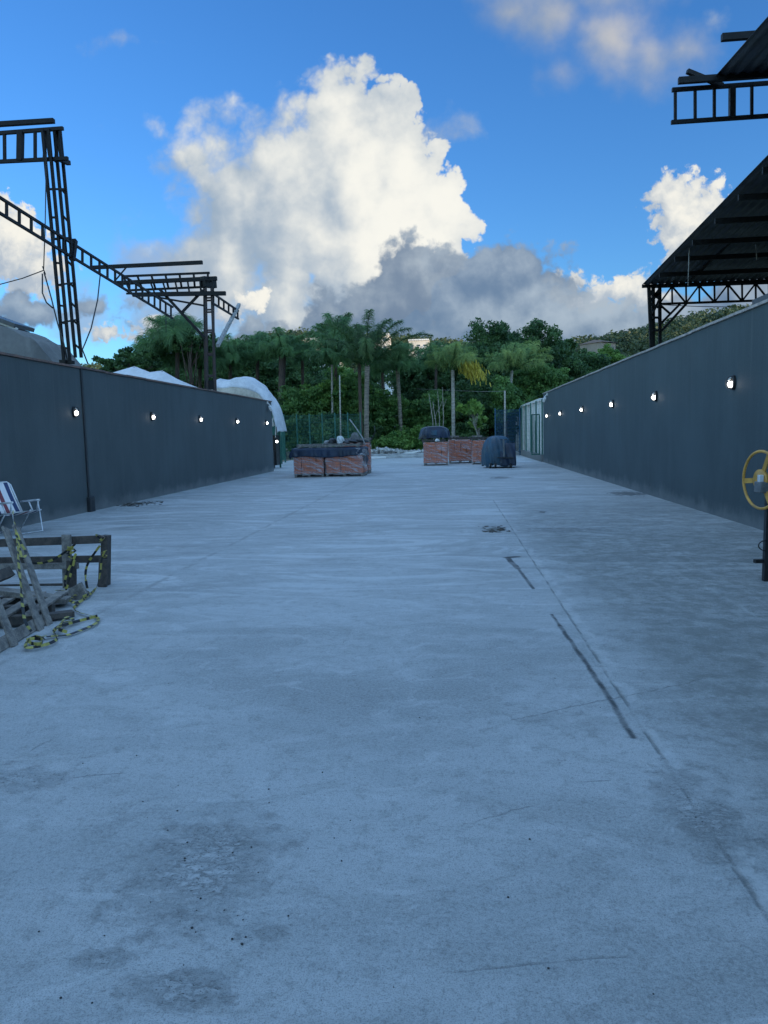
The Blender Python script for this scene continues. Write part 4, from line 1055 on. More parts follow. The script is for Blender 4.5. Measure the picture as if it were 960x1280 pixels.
b = MB(); b.bar((-0.15, -0.98, 0.45), (0.55, -0.98, 0.43), 0.05); b.bar((-0.02, -0.97, 1.2), (0.28, -0.97, 1.2), 0.035); b.build('crossbar', M['black'], t, off=(0, 0, 0))

# rubble at the end of the yard
r_ = random.Random(3)
b = MB()
for k in range(260):
    px = r_.uniform(452, 535); Y = r_.uniform(51.8, 55.5); s = r_.uniform(0.06, 0.24)
    hz = 0.25 + 0.28 * math.exp(-((px - 478) / 22) ** 2) * r_.random()
    R = Matrix.Rotation(r_.uniform(0, 6), 3, Vector((r_.random(), r_.random(), r_.random() + .1)).normalized())
    b.box((X_(px, Y), Y, hz), (s * 1.4, s, s * 0.8), R)
b.cur = 0
g = MB(); g.grid(lambda u, v: Vector((X_(445, 53) + 9 * u, 51.6 + 4.5 * v, -0.03 + 0.33 * math.sin(math.pi * u) * math.sin(math.pi * v))), 24, 12)
tag(g.build('earth_mound', M['stone']), kind='structure')
tag(b.build('rubble', M['stone']), kind='stuff')
def slab(px, py, Y, w, d, h, rz, tilt, label):
    p = ay(px, py, Y); b = MB(); R = Matrix.Rotation(rz, 3, 'Z') @ Matrix.Rotation(tilt, 3, 'Y'); b.box((p.x, Y, p.z), (w, d, h), R)
    tag(b.build('broken_slab', M['hwall2'], bevel=0.02), label, 'concrete slab', 'broken pale slabs by the kerb')
slab(503, 568.5, 51.2, 1.25, 0.7, 0.12, 0.2, 0.05, 'pale broken slab lying left of the others by the kerb')
slab(515, 566, 51.9, 1.0, 0.7, 0.12, -0.3, -0.16, 'pale broken slab tilted up highest by the kerb')
slab(470, 572, 49.6, 1.3, 0.5, 0.12, 0.0, 0.0, 'flat pale slab lying behind the left brick pallets')
slab(525, 570, 50.8, 0.9, 0.6, 0.10, 0.4, 0.0, 'pale broken slab nearest the right brick pallets')

# ------------------------------------------------------------------ foreground left: wooden frames and tape
YC = 7.85
def yp(px, py, Y=YC): return ay(px, py, Y)
t = thing('wooden_crate', (yp(70, 735).x, YC, 0), 'old wooden crate frame standing on edge, tied with warning tape', 'crate')
def board(p, q, w, h, name, m, par, up=(0, 0, 1)):
    return MB().bar(p, q, w, h, up).build(name, M[m], par, bevel=0.004)
e0_ = yp(131, 733); e1_ = yp(129.5, 670)
board(Vector((e0_.x - 0.02, YC + 0.06, 0)), Vector((e1_.x, YC + 0.06, e1_.z)), 0.075, 0.10, 'post', 'wood2', t)
board(Vector((e0_.x - 0.01, YC - 0.03, 0)), Vector((e1_.x, YC - 0.03, 0.30)), 0.09, 0.045, 'cleat', 'wood2', t)
p = yp(88, 735); q = yp(86.5, 668)
board(Vector((p.x, YC - 0.06, 0)), Vector((q.x, YC - 0.06, q.z + 0.005)), 0.095, 0.04, 'post', 'wood', t)
board(Vector((p.x + 0.07, YC - 0.105, 0.02)), Vector((q.x + 0.06, YC - 0.105, 0.30)), 0.10, 0.035, 'cleat', 'wood2', t)
board(yp(-60, 681, YC), yp(128, 674, YC), 0.035, 0.085, 'top_rail', 'wood2', t)
board(yp(-60, 702, YC), yp(127, 698.5, YC), 0.035, 0.075, 'middle_rail', 'wood2', t)
board(yp(-60, 709.5, YC - 0.10), yp(98, 707, YC - 0.10), 0.035, 0.065, 'front_rail', 'wood', t)
board(yp(-45, 742, YC) , yp(-45, 676, YC), 0.07, 0.10, 'post', 'wood2', t)
board(yp(-60, 735, YC + .06), yp(80, 732.5, YC + .06), 0.03, 0.06, 'bottom_rail', 'wood2', t)
# leaning slatted pallet at the front
bA = az(-40, 840); bB = az(66, 776)
dB = (bB - bA).normalized()
nB = Vector((-dB.y, dB.x, 0)); nB = nB if nB.x < 0 else -nB
lean = (nB * math.cos(rad(57)) + Vector((0, 0, math.sin(rad(57)))))
t = thing('slatted_pallet', (bB.x, bB.y, 0), 'grey slatted wooden pallet leaning in front of the plank pile', 'pallet')
def lp_(s, h, o=0.0):
    nn = dB.cross(lean).normalized(); nn = nn if nn.x > 0 else -nn
    return bB + dB * s + lean * h + nn * o
Lb = (bB - bA).length
nrmB = dB.cross(lean)
MB().bar(lp_(-Lb, 0.05), lp_(0.0, 0.05), 0.022, 0.10, lean).build('bottom_board', M['wood'], t, bevel=0.004)
MB().bar(lp_(-Lb, 0.55, -0.02), lp_(-0.05, 0.55, -0.02), 0.06, 0.09, lean).build('cross_board', M['wood2'], t, bevel=0.004)
MB().bar(lp_(-Lb, 1.02, -0.02), lp_(0.02, 1.02, -0.02), 0.06, 0.09, lean).build('cross_board', M['wood2'], t, bevel=0.004)
def on_plane(px, py):
    # point of the leaning plane seen at a pixel of the photo survey
    d = ray(px, py); n_ = dB.cross(lean).normalized(); k = (bB - EYE).dot(n_) / d.dot(n_); return EYE + d * k
for (pb, pt) in (((61, 788), (11, 642)), ((50, 795), (-3, 642)), ((16, 812), (-28, 700)), ((-12, 826), (-52, 720))):
    P = on_plane(*pb); Q = on_plane(*pt); Q = P + (Q - P).normalized() * min(1.18, (Q - P).length)
    nn = dB.cross(lean).normalized(); nn = nn if nn.x > 0 else -nn
    MB().bar(P + nn * 0.024, Q + nn * 0.024, 0.085, 0.022, nn).build('slat', M['wood'], t, bevel=0.004)
# heap behind it
def plank(p, q, w, h, label, m='wood'):
    o = MB().bar(p, q, w, h).build('wooden_plank', M[m], bevel=0.005); tag(o, label, 'plank', 'loose planks in the wood pile'); return o
def low_pallet(x, y, z, rz, label):
    t = thing('wooden_pallet', (x, y, z), label, 'pallet', 'flat pallets in the wood pile', rz)
    for k in range(3): MB().box((0, -0.42 + 0.42 * k, 0.06), (1.15, 0.09, 0.08)).build('stringer', M['wood2'], t, off=(0, 0, 0), bevel=0.004)
    for k in range(6): MB().box((-0.52 + k * 0.208, 0, 0.112), (0.10, 1.0, 0.022)).build('deck_board', M['wood'], t, off=(0, 0, 0), bevel=0.003)
    return t
c0 = az(60, 775)
low_pallet(c0.x - 0.62, c0.y + 0.10, 0.0, 0.20, 'flat grey pallet lying under the loose planks of the wood pile')
pz = Vector((0, 0, 0.30))
plank(az(58, 764) + Vector((-1.0, 0.0, 0.27)), az(86, 758) + Vector((0, 0, 0.06)), 0.16, 0.05, 'broad grey plank lying at the top of the wood pile', 'wood')
plank(az(40, 790) + Vector((-0.5, 0, 0.06)), az(92, 772) + Vector((0, 0, 0.04)), 0.11, 0.05, 'plank with its sawn end nearest the tape loops', 'wood2')
plank(ay(85, 748, 7.2), ay(106, 736, 7.2), 0.05, 0.15, 'short pale board propped up behind the tape', 'wood')

def ribbon(name, paths, w, label):
    b = MB(); r_ = random.Random(5)
    for pts in paths:
        pts = [Vector(p) for p in pts]
        # Catmull-Rom resample
        ps = [pts[0]] + pts + [pts[-1]]; fine = []
        for i in range(1, len(ps) - 2):
            p0, p1_, p2_, p3 = ps[i - 1:i + 3]
            n = max(3, int((p2_ - p1_).length / 0.035))
            for k in range(n):
                s = k / n
                fine.append(0.5 * ((2 * p1_) + (p2_ - p0) * s + (2 * p0 - 5 * p1_ + 4 * p2_ - p3) * s * s + (3 * p1_ - p0 - 3 * p2_ + p3) * s ** 3))
        fine.append(pts[-1])
        tw = r_.uniform(0, 3); prev = None; acc = 0
        for i, p in enumerate(fine):
            d = (fine[min(i + 1, len(fine) - 1)] - fine[max(i - 1, 0)]);
            if d.length < 1e-6: d = Vector((1, 0, 0))
            d.normalize(); tw += r_.uniform(-0.35, 0.45)
            x = d.cross(Vector((0, 0, 1))); x = x.normalized() if x.length > 0.05 else Vector((1, 0, 0))
            y = d.cross(x); e = x * math.cos(tw * 0.6) + y * math.sin(tw * 0.6)
            i0 = len(b.v); off_ = e * (w / 2)
            zmin = 0.004
            a_, c_ = p + off_, p - off_
            a_.z = max(a_.z, zmin); c_.z = max(c_.z, zmin)
            b.v.append(tuple(a_)); b.v.append(tuple(c_))
            if prev is not None:
                b.cur = int(acc / 0.06) % 2; b.face((prev, prev + 1, i0 + 1, i0)); acc += (fine[i] - fine[i - 1]).length
            prev = i0
    b.cur = 0
    o = b.build(name, [M['tapey'], M['tapek']], solid=0.004)
    return tag(o, label, 'warning tape')
def gz(l, z=0.02): return [az(x, y) + Vector((0, 0, z)) for x, y in l]
def cp(l, Y): return [ay(x, y, Y) for x, y in l]
yb = YC - 0.16
ribbon('warning_tape', [
    gz([(120, 738), (112, 746), (102, 753), (95, 760), (92, 763), (99, 768), (108, 770.6), (117, 773), (123, 776), (121, 781), (112.5, 786), (98, 792), (83, 797), (68, 798), (58, 799)]),
    gz([(58, 799), (48, 802), (37.5, 805), (33, 809), (33, 814), (42, 814), (51, 812), (62, 809), (71, 804), (70, 798), (67, 794), (73, 788), (86, 784), (100, 780), (112, 777), (122, 774)], 0.03),
    gz([(34, 808), (44, 806), (54, 808), (50, 813), (40, 812), (36, 807), (46, 803), (56, 806)], 0.05),
    gz([(84, 796), (74, 792), (80, 784), (92, 781), (84, 777), (76, 786), (70, 794)], 0.04),
    gz([(104, 752), (112, 748), (104, 745), (92, 752), (88, 757), (96, 760), (106, 755)], 0.05),
    cp([(131, 689), (127, 700), (126, 712), (124, 724), (120, 737)], YC - 0.12),
    cp([(128, 697), (134, 695), (127, 691), (134, 688), (128, 693)], YC - 0.10),
    cp([(124, 677), (131, 672), (120, 668), (128, 676)], YC - 0.10),
    cp([(90, 683), (80, 691), (69, 698), (60, 702), (50, 704), (40, 703.5), (28, 699)], yb),
    cp([(84, 684), (95, 688), (84, 692), (94, 680), (86, 695), (94, 700)], yb - 0.02),
    cp([(95, 692), (90, 703), (85, 713), (82, 722), (81, 730), (83, 741), (77, 750), (73, 755), (72, 762), (74, 770), (79, 780)], yb - 0.05),
    cp([(93, 700), (90, 712), (86, 726), (82, 740), (76, 748), (84, 752), (90, 757)], yb - 0.08),
    cp([(125, 682), (117, 693), (110, 704), (107, 715), (107.5, 726), (110, 740)], YC - 0.12),
], 0.025, 'yellow and black warning tape tangled over the crate frame and in loops on the concrete')
o = [on_plane(*p) + Vector((0.10, -0.06, 0.02)) for p in ((8, 641), (10, 655), (13.5, 678), (14.6, 705), (17, 732), (18.5, 755), (22, 778), (30, 790))]
o2 = [on_plane(*p) + Vector((0.10, -0.06, 0.02)) for p in ((12, 668), (18, 682), (24, 692), (20, 700), (16, 690), (13, 676))]
ribbon('warning_tape', [o, o2], 0.026, 'strand of yellow and black tape hanging on the leaning slatted pallet')

# ------------------------------------------------------------------ folding chair by the left wall
t = thing('folding_chair', (-7.50, 12.72, 0), 'aluminium folding beach chair with striped fabric by the left wall', 'chair', None, rad(66))
def tb(name, pts, m='alu', r=0.0125):
    b = MB(); b.tube(pts, r, 8); return b.build(name, M[m], t, off=(0, 0, 0))
for s in (-1, 1):
    x = 0.26 * s
    tb('arm_rest', [(x, -0.25, 0.56), (x, 0.25, 0.52)], 'alu', 0.017)
    tb('arm_strut', [(x, -0.22, 0.55), (x, -0.17, 0.40)])
    tb('arm_strut', [(x, 0.05, 0.54), (x, -0.05, 0.36)])
tb('front_leg', [(-0.26, -0.20, 0.55), (-0.26, -0.28, 0.015), (0.26, -0.28, 0.015), (0.26, -0.20, 0.55)])
tb('rear_leg', [(-0.24, -0.02, 0.38), (-0.24, 0.30, 0.015), (0.24, 0.30, 0.015), (0.24, -0.02, 0.38)])
tb('seat_frame', [(-0.24, 0.22, 0.31), (-0.24, -0.30, 0.39), (0.24, -0.30, 0.39), (0.24, 0.22, 0.31), (-0.24, 0.22, 0.31)])
tb('back_frame', [(-0.24, 0.20, 0.32), (-0.25, 0.50, 0.82), (-0.20, 0.53, 0.87), (0.20, 0.53, 0.87), (0.25, 0.50, 0.82), (0.24, 0.20, 0.32)])
b = MB(); b.grid(lambda u, v: Vector((-0.23 + 0.46 * u, 0.20 - 0.50 * v, 0.315 + 0.07 * v - 0.03 * math.sin(math.pi * v))), 20, 8); b.build('seat', M['stripe'], t, off=(0, 0, 0), solid=0.006)
b = MB(); b.grid(lambda u, v: Vector((-0.23 + 0.46 * u, 0.22 + 0.30 * v, 0.34 + 0.52 * v - 0.02 * math.sin(math.pi * v))), 20, 8); b.build('backrest', M['stripe'], t, off=(0, 0, 0), solid=0.006)

# ------------------------------------------------------------------ concrete mixer at the right edge
YM = 7.9
hubp = ay(951, 600, YM)
axd = Vector((0.975, 0.22, 0)).normalized()
t = thing('concrete_mixer', (hubp.x + 0.55, YM + 0.1, 0), 'concrete mixer at the right edge with a yellow tilting handwheel on a black stand', 'concrete mixer')
off = t.location
hw_ = MB(); hw_.torus(hubp, axd, 0.285, 0.0145, 48, 10); hwo = hw_.build('handwheel', M['yellow'], t)
b = MB(); b.lathe(hubp, axd, [(-0.02, 0.03), (-0.016, 0.105), (0.016, 0.105), (0.02, 0.03)], 28); b.build('hub_disc', M['yellow'], hwo, off=off)
side = axd.cross(Vector((0, 0, 1))).normalized(); 
for a in (185, 65, 305):
    e = (side * -math.cos(rad(a)) + Vector((0, 0, 1)) * math.sin(rad(a)))
    e = side * math.cos(rad(a)) + Vector((0, 0, math.sin(rad(a))))
    MB().bar(hubp + e * 0.09, hubp + e * 0.285, 0.05, 0.012, axd).build('spoke', M['yellow'], hwo, off=off)
b = MB(); b.bar(hubp - axd * 0.06 + Vector((0, -0.05, -0.065)), hubp + axd * 0.42 + Vector((0, -0.05, -0.085)), 0.11, 0.11); b.build('axle_housing', M['mast'], t, bevel=0.01)
b = MB(); b.box(hubp - axd * 0.03 + Vector((0, -0.06, 0.02)), (0.045, 0.05, 0.07)); b.build('bracket', M['alu'], t, bevel=0.005)
leg0 = ay(959.5, 622, YM - 0.05)
b = MB(); b.bar(Vector((leg0.x, YM - 0.05, 0.0)), Vector((leg0.x + 0.01, YM - 0.05, 0.92)), 0.05, 0.06); b.build('stand_leg', M['black'], t)
b = MB(); b.bar(Vector((leg0.x + 0.9, YM + 0.2, 0.0)), Vector((leg0.x + 0.9, YM + 0.2, 0.92)), 0.06, 0.075); b.build('stand_leg', M['black'], t)
b = MB(); b.bar(Vector((leg0.x - 0.11, YM - 0.05, 0.20)), Vector((leg0.x + 1.0, YM + 0.10, 0.20)), 0.05, 0.035); b.build('cross_bar', M['black'], t)
b = MB(); cl = ay(952, 682, YM - 0.06)
b.tube([cl + Vector((0.06 + 0.09 * math.cos(a) * -1, 0, 0.055 * math.sin(a))) for a in lin(13, -1.5, 1.5)], 0.006, 6); b.build('cable_loop', M['black'], t)
b = MB(); b.lathe(hubp + axd * 0.85 + Vector((0, 0, 0.12)), Vector((0.35, -0.5, 0.8)), [(-0.5, 0.12), (-0.42, 0.30), (-0.15, 0.42), (0.12, 0.42), (0.45, 0.24), (0.5, 0.24), (0.45, 0.22)], 28); b.build('drum', M['yellow'], t)
for s in (-0.18, 0.18):
    w = MB(); w.lathe((leg0.x + 0.95, YM + 0.2 + s * 2.2, 0.17), (0, 1, 0), [(-0.05, 0.08), (-0.045, 0.17), (0.045, 0.17), (0.05, 0.08)], 22); w.build('wheel', M['rubber'], t)

# debris on the slab
r_ = random.Random(21)
def debris(name, px, py, sx, sy, n, label, m='wood2'):
    c = az(px, py); b = MB()
    for k in range(n):
        x, y = c.x + r_.gauss(0, sx), c.y + r_.gauss(0, sy); s = r_.uniform(0.008, 0.03)
        b.box((x, y, s * 0.25), (s * 2.4, s, s * 0.4), Matrix.Rotation(r_.uniform(0, 3.14), 3, 'Z'))
    tag(b.build(name, M[m]), kind='stuff')
debris('dry_leaves', 168, 630, 0.35, 0.35, 130, '')
debris('dry_leaves', 620, 662, 0.13, 0.22, 40, '')
b = MB()
for k in range(60):
    px, py = (r_.gauss(265, 70), r_.gauss(1085, 75)) if k < 30 else (r_.uniform(0, 900), r_.uniform(760, 1270))
    p = az(px, py); s = r_.uniform(0.002, 0.0055) * (1.0 if k < 30 else 0.9)
    b.lathe((p.x, p.y, s * 0.4), (r_.uniform(-.3, .3), r_.uniform(-.3, .3), 1), [(-s * .5, s * .5), (0, s), (s * .5, s * .6)], 6)
tag(b.build('pebbles', M['joint']), kind='stuff')

# ------------------------------------------------------------------ vegetation
class Leaves:
    def __init__(s): s.V = []; s.T = []
    def quads(s, c, dx, dy, tint):
        v = np.stack([c - dx - dy, c + dx - dy, c + dx + dy, c - dx + dy], 1)
        s.V.append(v.reshape(-1, 3)); s.T.append(np.repeat(tint, 4))
    def build(s, name, m, parent=None, off=(0, 0, 0)):
        V = np.concatenate(s.V) - np.array(off); T = np.clip(np.concatenate(s.T), 0, 1); n = len(V) // 4
        me = bpy.data.meshes.new(name)
        me.vertices.add(len(V)); me.vertices.foreach_set('co', V.astype(np.float32).ravel())
        me.loops.add(len(V)); me.loops.foreach_set('vertex_index', np.arange(len(V), dtype=np.int32))
        me.polygons.add(n); me.polygons.foreach_set('loop_start', np.arange(0, len(V), 4, dtype=np.int32))
        a = me.attributes.new('tint', 'FLOAT', 'POINT'); a.data.foreach_set('value', T.astype(np.float32))
        me.update(calc_edges=True); me.validate()
        return link(name, me, m, parent)
def unit(v): return v / np.maximum(np.linalg.norm(v, axis=-1, keepdims=True), 1e-6)
def clumps(L, centre, radii, n_cl, per, size, clump_r, seed, droop=0.0, shell=0.55, light=0.5):
    r = np.random.default_rng(seed)
    d = unit(r.normal(size=(n_cl, 3))); rr = shell + (1 - shell) * r.random((n_cl, 1))
    lob = 1 + 0.18 * np.sin(d[:, :1] * 5 + seed) + 0.15 * np.sin(d[:, 2:3] * 7 + seed * 2) + 0.12 * np.sin(d[:, 1:2] * 9 + seed)
    cc = np.array(centre) + d * rr * lob * np.array(radii)
    tc = np.clip(r.normal(light, 0.22, n_cl), 0, 1)
    cr = clump_r * (0.6 + 0.8 * r.random(n_cl))
    idx = np.repeat(np.arange(n_cl), per)
    p = unit(r.normal(size=(len(idx), 3))) * (r.random((len(idx), 1)) ** 0.45) * cr[idx][:, None] * np.array([1, 1, 0.62])
    p = cc[idx] + p
    nrm = unit(r.normal(size=p.shape) * 0.8 + np.array([0, 0, 0.55]))
    a = unit(np.cross(nrm, r.normal(size=p.shape))); b_ = np.cross(nrm, a)
    if droop: a = unit(a + np.array([0, 0, -droop])); b_ = unit(np.cross(a, r.normal(size=p.shape)))
    sz = size * (0.6 + 0.8 * r.random((len(p), 1)))
    L.quads(p, b_ * sz * (0.42 if not droop else 0.2), a * sz * (0.8 if not droop else 1.6), np.clip(tc[idx] + r.normal(0, 0.13, len(p)), 0, 1))
    return cc
def palm_crown(H, L, nf, seed, up=1.2, down=-0.5, leaf=0.75, dens=46, wl=0.018, droop=1.0, curv=1.0):
    """queen-palm crown: arched ribs with long hanging leaflets"""
    r = np.random.default_rng(seed); lv = Leaves(); ribs = []
    for k in range(nf):
        azm = 2 * math.pi * (k * 0.381966 + r.random() * 0.06)
        f = (k / max(1, nf - 1)) ** 1.35
        el = up + (down - up) * f + r.normal(0, 0.10); Lf = L * (0.85 + 0.3 * r.random()) * (0.8 + 0.2 * f)
        p = np.array(H, float); e = el; N = 16; pts = [p.copy()]; tang = []
        hd = np.array([math.cos(azm), math.sin(azm), 0])
        for i in range(N):
            t_ = hd * math.cos(e) + np.array([0, 0, math.sin(e)])
            tang.append(t_); p = p + t_ * Lf / N; pts.append(p.copy()); e -= (0.012 + 0.20 * (i / N) ** 1.7) * droop * curv * (1.0 if e > -1.35 else 0.1)
        ribs.append([Vector(x) for x in pts])
        pts = np.array(pts); n = int(dens * (Lf / 3) * 2)
        u = np.clip(r.random(n), 0.0, 1) ** 0.85 * 0.77 + 0.22; fi = u * N; i0 = np.minimum(fi.astype(int), N - 1)
        base = pts[i0] + (pts[i0 + 1] - pts[i0]) * (fi - i0)[:, None]; tg = np.array(tang)[i0]
        sidev = unit(np.cross(tg, np.array([0, 0, 1.0]))); upv = np.cross(sidev, tg)
        sg = np.where(r.random(n) < 0.5, -1, 1)[:, None]
        dirn = unit(sidev * sg * (0.9 + 0.2 * r.random((n, 1))) + upv * r.normal(0.05, 0.85, (n, 1)) + tg * (0.5 + 0.3 * r.random((n, 1))))
        ll = leaf * (0.55 + 0.6 * np.sin(np.pi * np.clip(u, 0.05, 0.97)))[:, None] * (0.8 + 0.4 * r.random((n, 1)))
        tint = np.clip(0.5 + r.normal(0, 0.16, n) + r.normal(0, 0.15), 0, 1)
        q = base; dd = dirn
        for s in range(3):
            step = dd * ll / 3; wv = unit(np.cross(dd, r.normal(size=dd.shape) * 0.3 + tg)) * wl * (1.0 - 0.25 * s)
            lv.quads(q + step / 2, wv, step / 2 * 1.04, tint)
            q = q + step; dd = unit(dd + np.array([0, 0, -0.65 * droop]))
    return lv, ribs
def palm(px, py, Y, bx, L, nf, r0, seed, label, bark='bark', m='lfpalm', base_z=0.0, leaf=0.62, up=1.45, down=0.3, lean=None, extra=None, dens=100, curv=0.85):
    H = ay(px, py - 14, Y); bx = ay(bx, 560, Y).x
    t = thing('palm_tree', (bx, Y, base_z), label, 'palm tree', 'palms beyond the yard'); off = t.location
    b = MB(); h = H.z - base_z; ks = lin(9)
    pts = [Vector((bx + (H.x - bx) * (k ** 1.5), Y, base_z + h * k)) for k in ks]
    rs = [r0 * (1.25 if k < 0.01 else 1.0 - 0.12 * k) for k in ks]; rs[-1] = r0 * 0.95
    for i_, q_ in enumerate((0.8, 0.5, 0.2)): pts.append(pts[-1] + Vector((0, 0, 0.22))); rs.append(r0 * q_)
    b.tube(pts, rs, 12); b.build('trunk', M[bark], t)
    lv, ribs = palm_crown(H, L, nf, seed, up, down, leaf, dens, curv=curv)
    cr = lv.build('crown', M[m], t, off)
    b = MB()
    for rb in ribs: b.tube(rb, [0.05 * (1 - 0.85 * i / (len(rb) - 1)) for i in range(len(rb))], 4)
    b.build('frond_ribs', M['lfmid'], cr, off=off)
    return t, H
palm(459, 474, 55.5, 458, 5.0, 17, 0.19, 1, 'tall palm with the thickest pale trunk, beside the left brick pallets', 'bark', 'lfpalmb', dens=95, down=0.55, up=1.4, curv=0.9, leaf=0.6)
t2, H2 = palm(449, 470, 57.0, 452, 2.5, 14, 0.14, 2, 'brown-trunked palm close behind the thick pale palm', 'barkd')
palm(415, 470, 58.0, 416, 3.0, 24, 0.09, 3, 'slim palm with a thin pale trunk left of the thick pale palm', 'barkw')
palm(420, 446, 60.0, 420, 3.1, 22, 0.13, 4, 'tall dark palm crown just left of the thick pale palm', 'barkd', down=0.3)
palm(497, 478, 60.0, 502, 2.7, 24, 0.16, 5, 'palm with a bare grey trunk right of the thick pale palm', 'bark', base_z=0.0)
t4, H4 = palm(566, 478, 57.0, 567, 2.7, 24, 0.14, 6, 'palm with a yellow dry frond cluster behind the right brick pallets', 'barkw', 'lfpalmy', down=0.6)
palm(353, 462, 60.0, 352, 2.8, 24, 0.30, 7, 'thick red-brown-trunked palm behind the white tarpaulin shelter', 'barkd')
palm(378, 465, 62.0, 380, 2.6, 20, 0.14, 8, 'drooping palm between the red-brown palm and the slim pole', 'barkd')
palm(322, 466, 63.0, 322, 3.0, 24, 0.16, 9, 'drooping dark palm directly above the white tarpaulin shelter', 'barkd')
palm(288, 470, 62.0, 288, 3.2, 24, 0.16, 10, 'drooping dark palm just right of the rusty lattice column', 'barkd')
palm(222, 448, 58.0, 222, 3.2, 26, 0.18, 12, 'large weeping palm above the peaks of the stretch tent', 'barkd', leaf=1.1)
palm(196, 470, 60.0, 196, 2.8, 20, 0.16, 13, 'smaller weeping palm left of the large one above the stretch tent', 'barkd', leaf=1.0)
palm(250, 476, 61.0, 250, 3.0, 22, 0.16, 14, 'weeping palm between the stretch tent and the rusty lattice column', 'barkd', leaf=1.0)
palm(640, 478, 62.0, 634, 2.7, 22, 0.12, 15, 'yellow-green palm behind the slim pole on the right', 'barkw', 'lfpalmy')
palm(655, 470, 66.0, 656, 2.6, 20, 0.12, 16, 'yellow-green palm nearest the white shed', 'barkd', 'lfpalmy')
palm(545, 470, 66.0, 545, 2.6, 20, 0.12, 17, 'dark palm left of the palm with the yellow fronds', 'barkd')
palm(478, 480, 64.0, 480, 2.4, 20, 0.12, 18, 'low dark palm between the thick pale palm and the bare grey trunk', 'barkd')
# yellow dry fronds on the right side of that palm, and its dead skirt
lv = Leaves(); c = ay(590, 463, 56.6)
r = np.random.default_rng(5); n = 620
p = np.array(c) + r.normal(size=(n, 3)) * np.array([0.42, 0.4, 0.30]); p[:, 2] += -(p[:, 0] - c.x) * 0.35
dn = unit(np.array([0.25, 0, -1.0]) + r.normal(0, 0.25, (n, 3)))
lv.quads(p, unit(np.cross(dn, r.normal(size=(n, 3)))) * 0.035, dn * 0.16, r.random(n)); lv.build('dry_fronds', M['lfdry'], t4, t4.location)
# lower arching fronds of the thick palm
def tree(px, py, rx, ry, Y, label, seed, m='lfdark', name='broadleaf_tree', cat='tree', group='broadleaf trees beyond the yard', n=None, per=46, size=0.20, cl=0.62, shell=0.5, bark='barkd', base=None, light=0.45, droop=0.0, zb=0.0, tr=0.16):
    c = ay(px, py, Y); k = Y / 960; R = (rx * k, max(rx, ry) * k * 0.85, ry * k)
    base = c.x if base is None else X_(base, Y)
    t = thing(name, (base, Y, zb), label, cat, group); off = t.location
    n = n or int(26 + 30 * R[0] * R[2])
    L = Leaves(); cc = clumps(L, c, R, n, per, size, cl, seed, droop, shell, light)
    b = MB(); top = Vector((c.x, Y, c.z - R[2] * 0.1)); bs = Vector((base, Y, zb))
    b.tube([bs, bs.lerp(top, 0.35) + Vector((0.1, 0, 0)), bs.lerp(top, 0.7) - Vector((0.08, 0, 0)), top], [tr, tr * 0.8, tr * 0.6, tr * 0.25], 8)
    rr = random.Random(seed)
    for i in rr.sample(range(len(cc)), min(len(cc), 16)):
        q = Vector(cc[i]); s = bs.lerp(top, rr.uniform(0.4, 0.85)); md = s.lerp(q, 0.5) + Vector((rr.uniform(-.2, .2), rr.uniform(-.2, .2), 0.25))
        b.tube([s, md, q], [tr * 0.42, tr * 0.25, tr * 0.08], 5)
    b.build('trunk', M[bark], t); L.build('crown', M[m], t, off)
    return t
T = [
 (160, 456, 44, 22, 56, 'loose dark tree rising over the left wall beyond the lattice column', 'lfdark', 0.30, 30),
 (237, 428, 30, 16, 57, 'airy tree top poking up left of the rusty lattice column', 'lfdark', 0.2, 26),
 (640, 446, 56, 36, 76, 'largest dark domed tree rising on the right of the skyline', 'lfdark', 0.45, None),
 (600, 462, 42, 34, 74, 'dark round tree between the yellow-fronded palm and the largest dome', 'lfdark', 0.45, None),
 (690, 470, 40, 34, 78, 'dark tree on the right slope of the largest dome', 'lfdark', 0.45, None),
 (735, 472, 34, 28, 84, 'dark tree crown just over the far part of the right wall', 'lfdark', 0.45, None),
 (262, 470, 50, 34, 76, 'dark bushy tree far behind the rusty lattice column', 'lfdark', 0.45, None),
 (320, 468, 52, 36, 78, 'dark bushy tree far behind the white tarpaulin shelter', 'lfdark', 0.45, None),
 (385, 482, 46, 34, 76, 'dark bushy tree behind the slim palm', 'lfdark', 0.45, None),
 (440, 500, 42, 34, 72, 'dark tree mass behind the thick pale palm', 'lfdark', 0.45, None),
 (535, 478, 46, 40, 78, 'dark tree mass between the bare grey palm and the yellow-fronded palm', 'lfdark', 0.45, None),
 (590, 515, 48, 36, 70, 'shadowy tree low behind the right brick pallets', 'lfdark', 0.45, None),
 (640, 510, 46, 36, 72, 'shadowy tree low behind the blue tarp-covered machine', 'lfdark', 0.45, None),
 (205, 475, 44, 26, 76, 'dark tree far behind the stretch tent', 'lfdark', 0.45, None),
 (690, 506, 40, 30, 70, 'dark tree behind the white shed', 'lfdark', 0.45, None),
]
for i, (px, py, rx, ry, Y, lab, m, cl, n) in enumerate(T):
    tree(px, py, rx, ry, Y, lab, 40 + i, m, cl=cl if cl < 0.4 else 0.75, n=n and n * 3, per=110, size=0.13 if n is None else 0.12, shell=0.45)
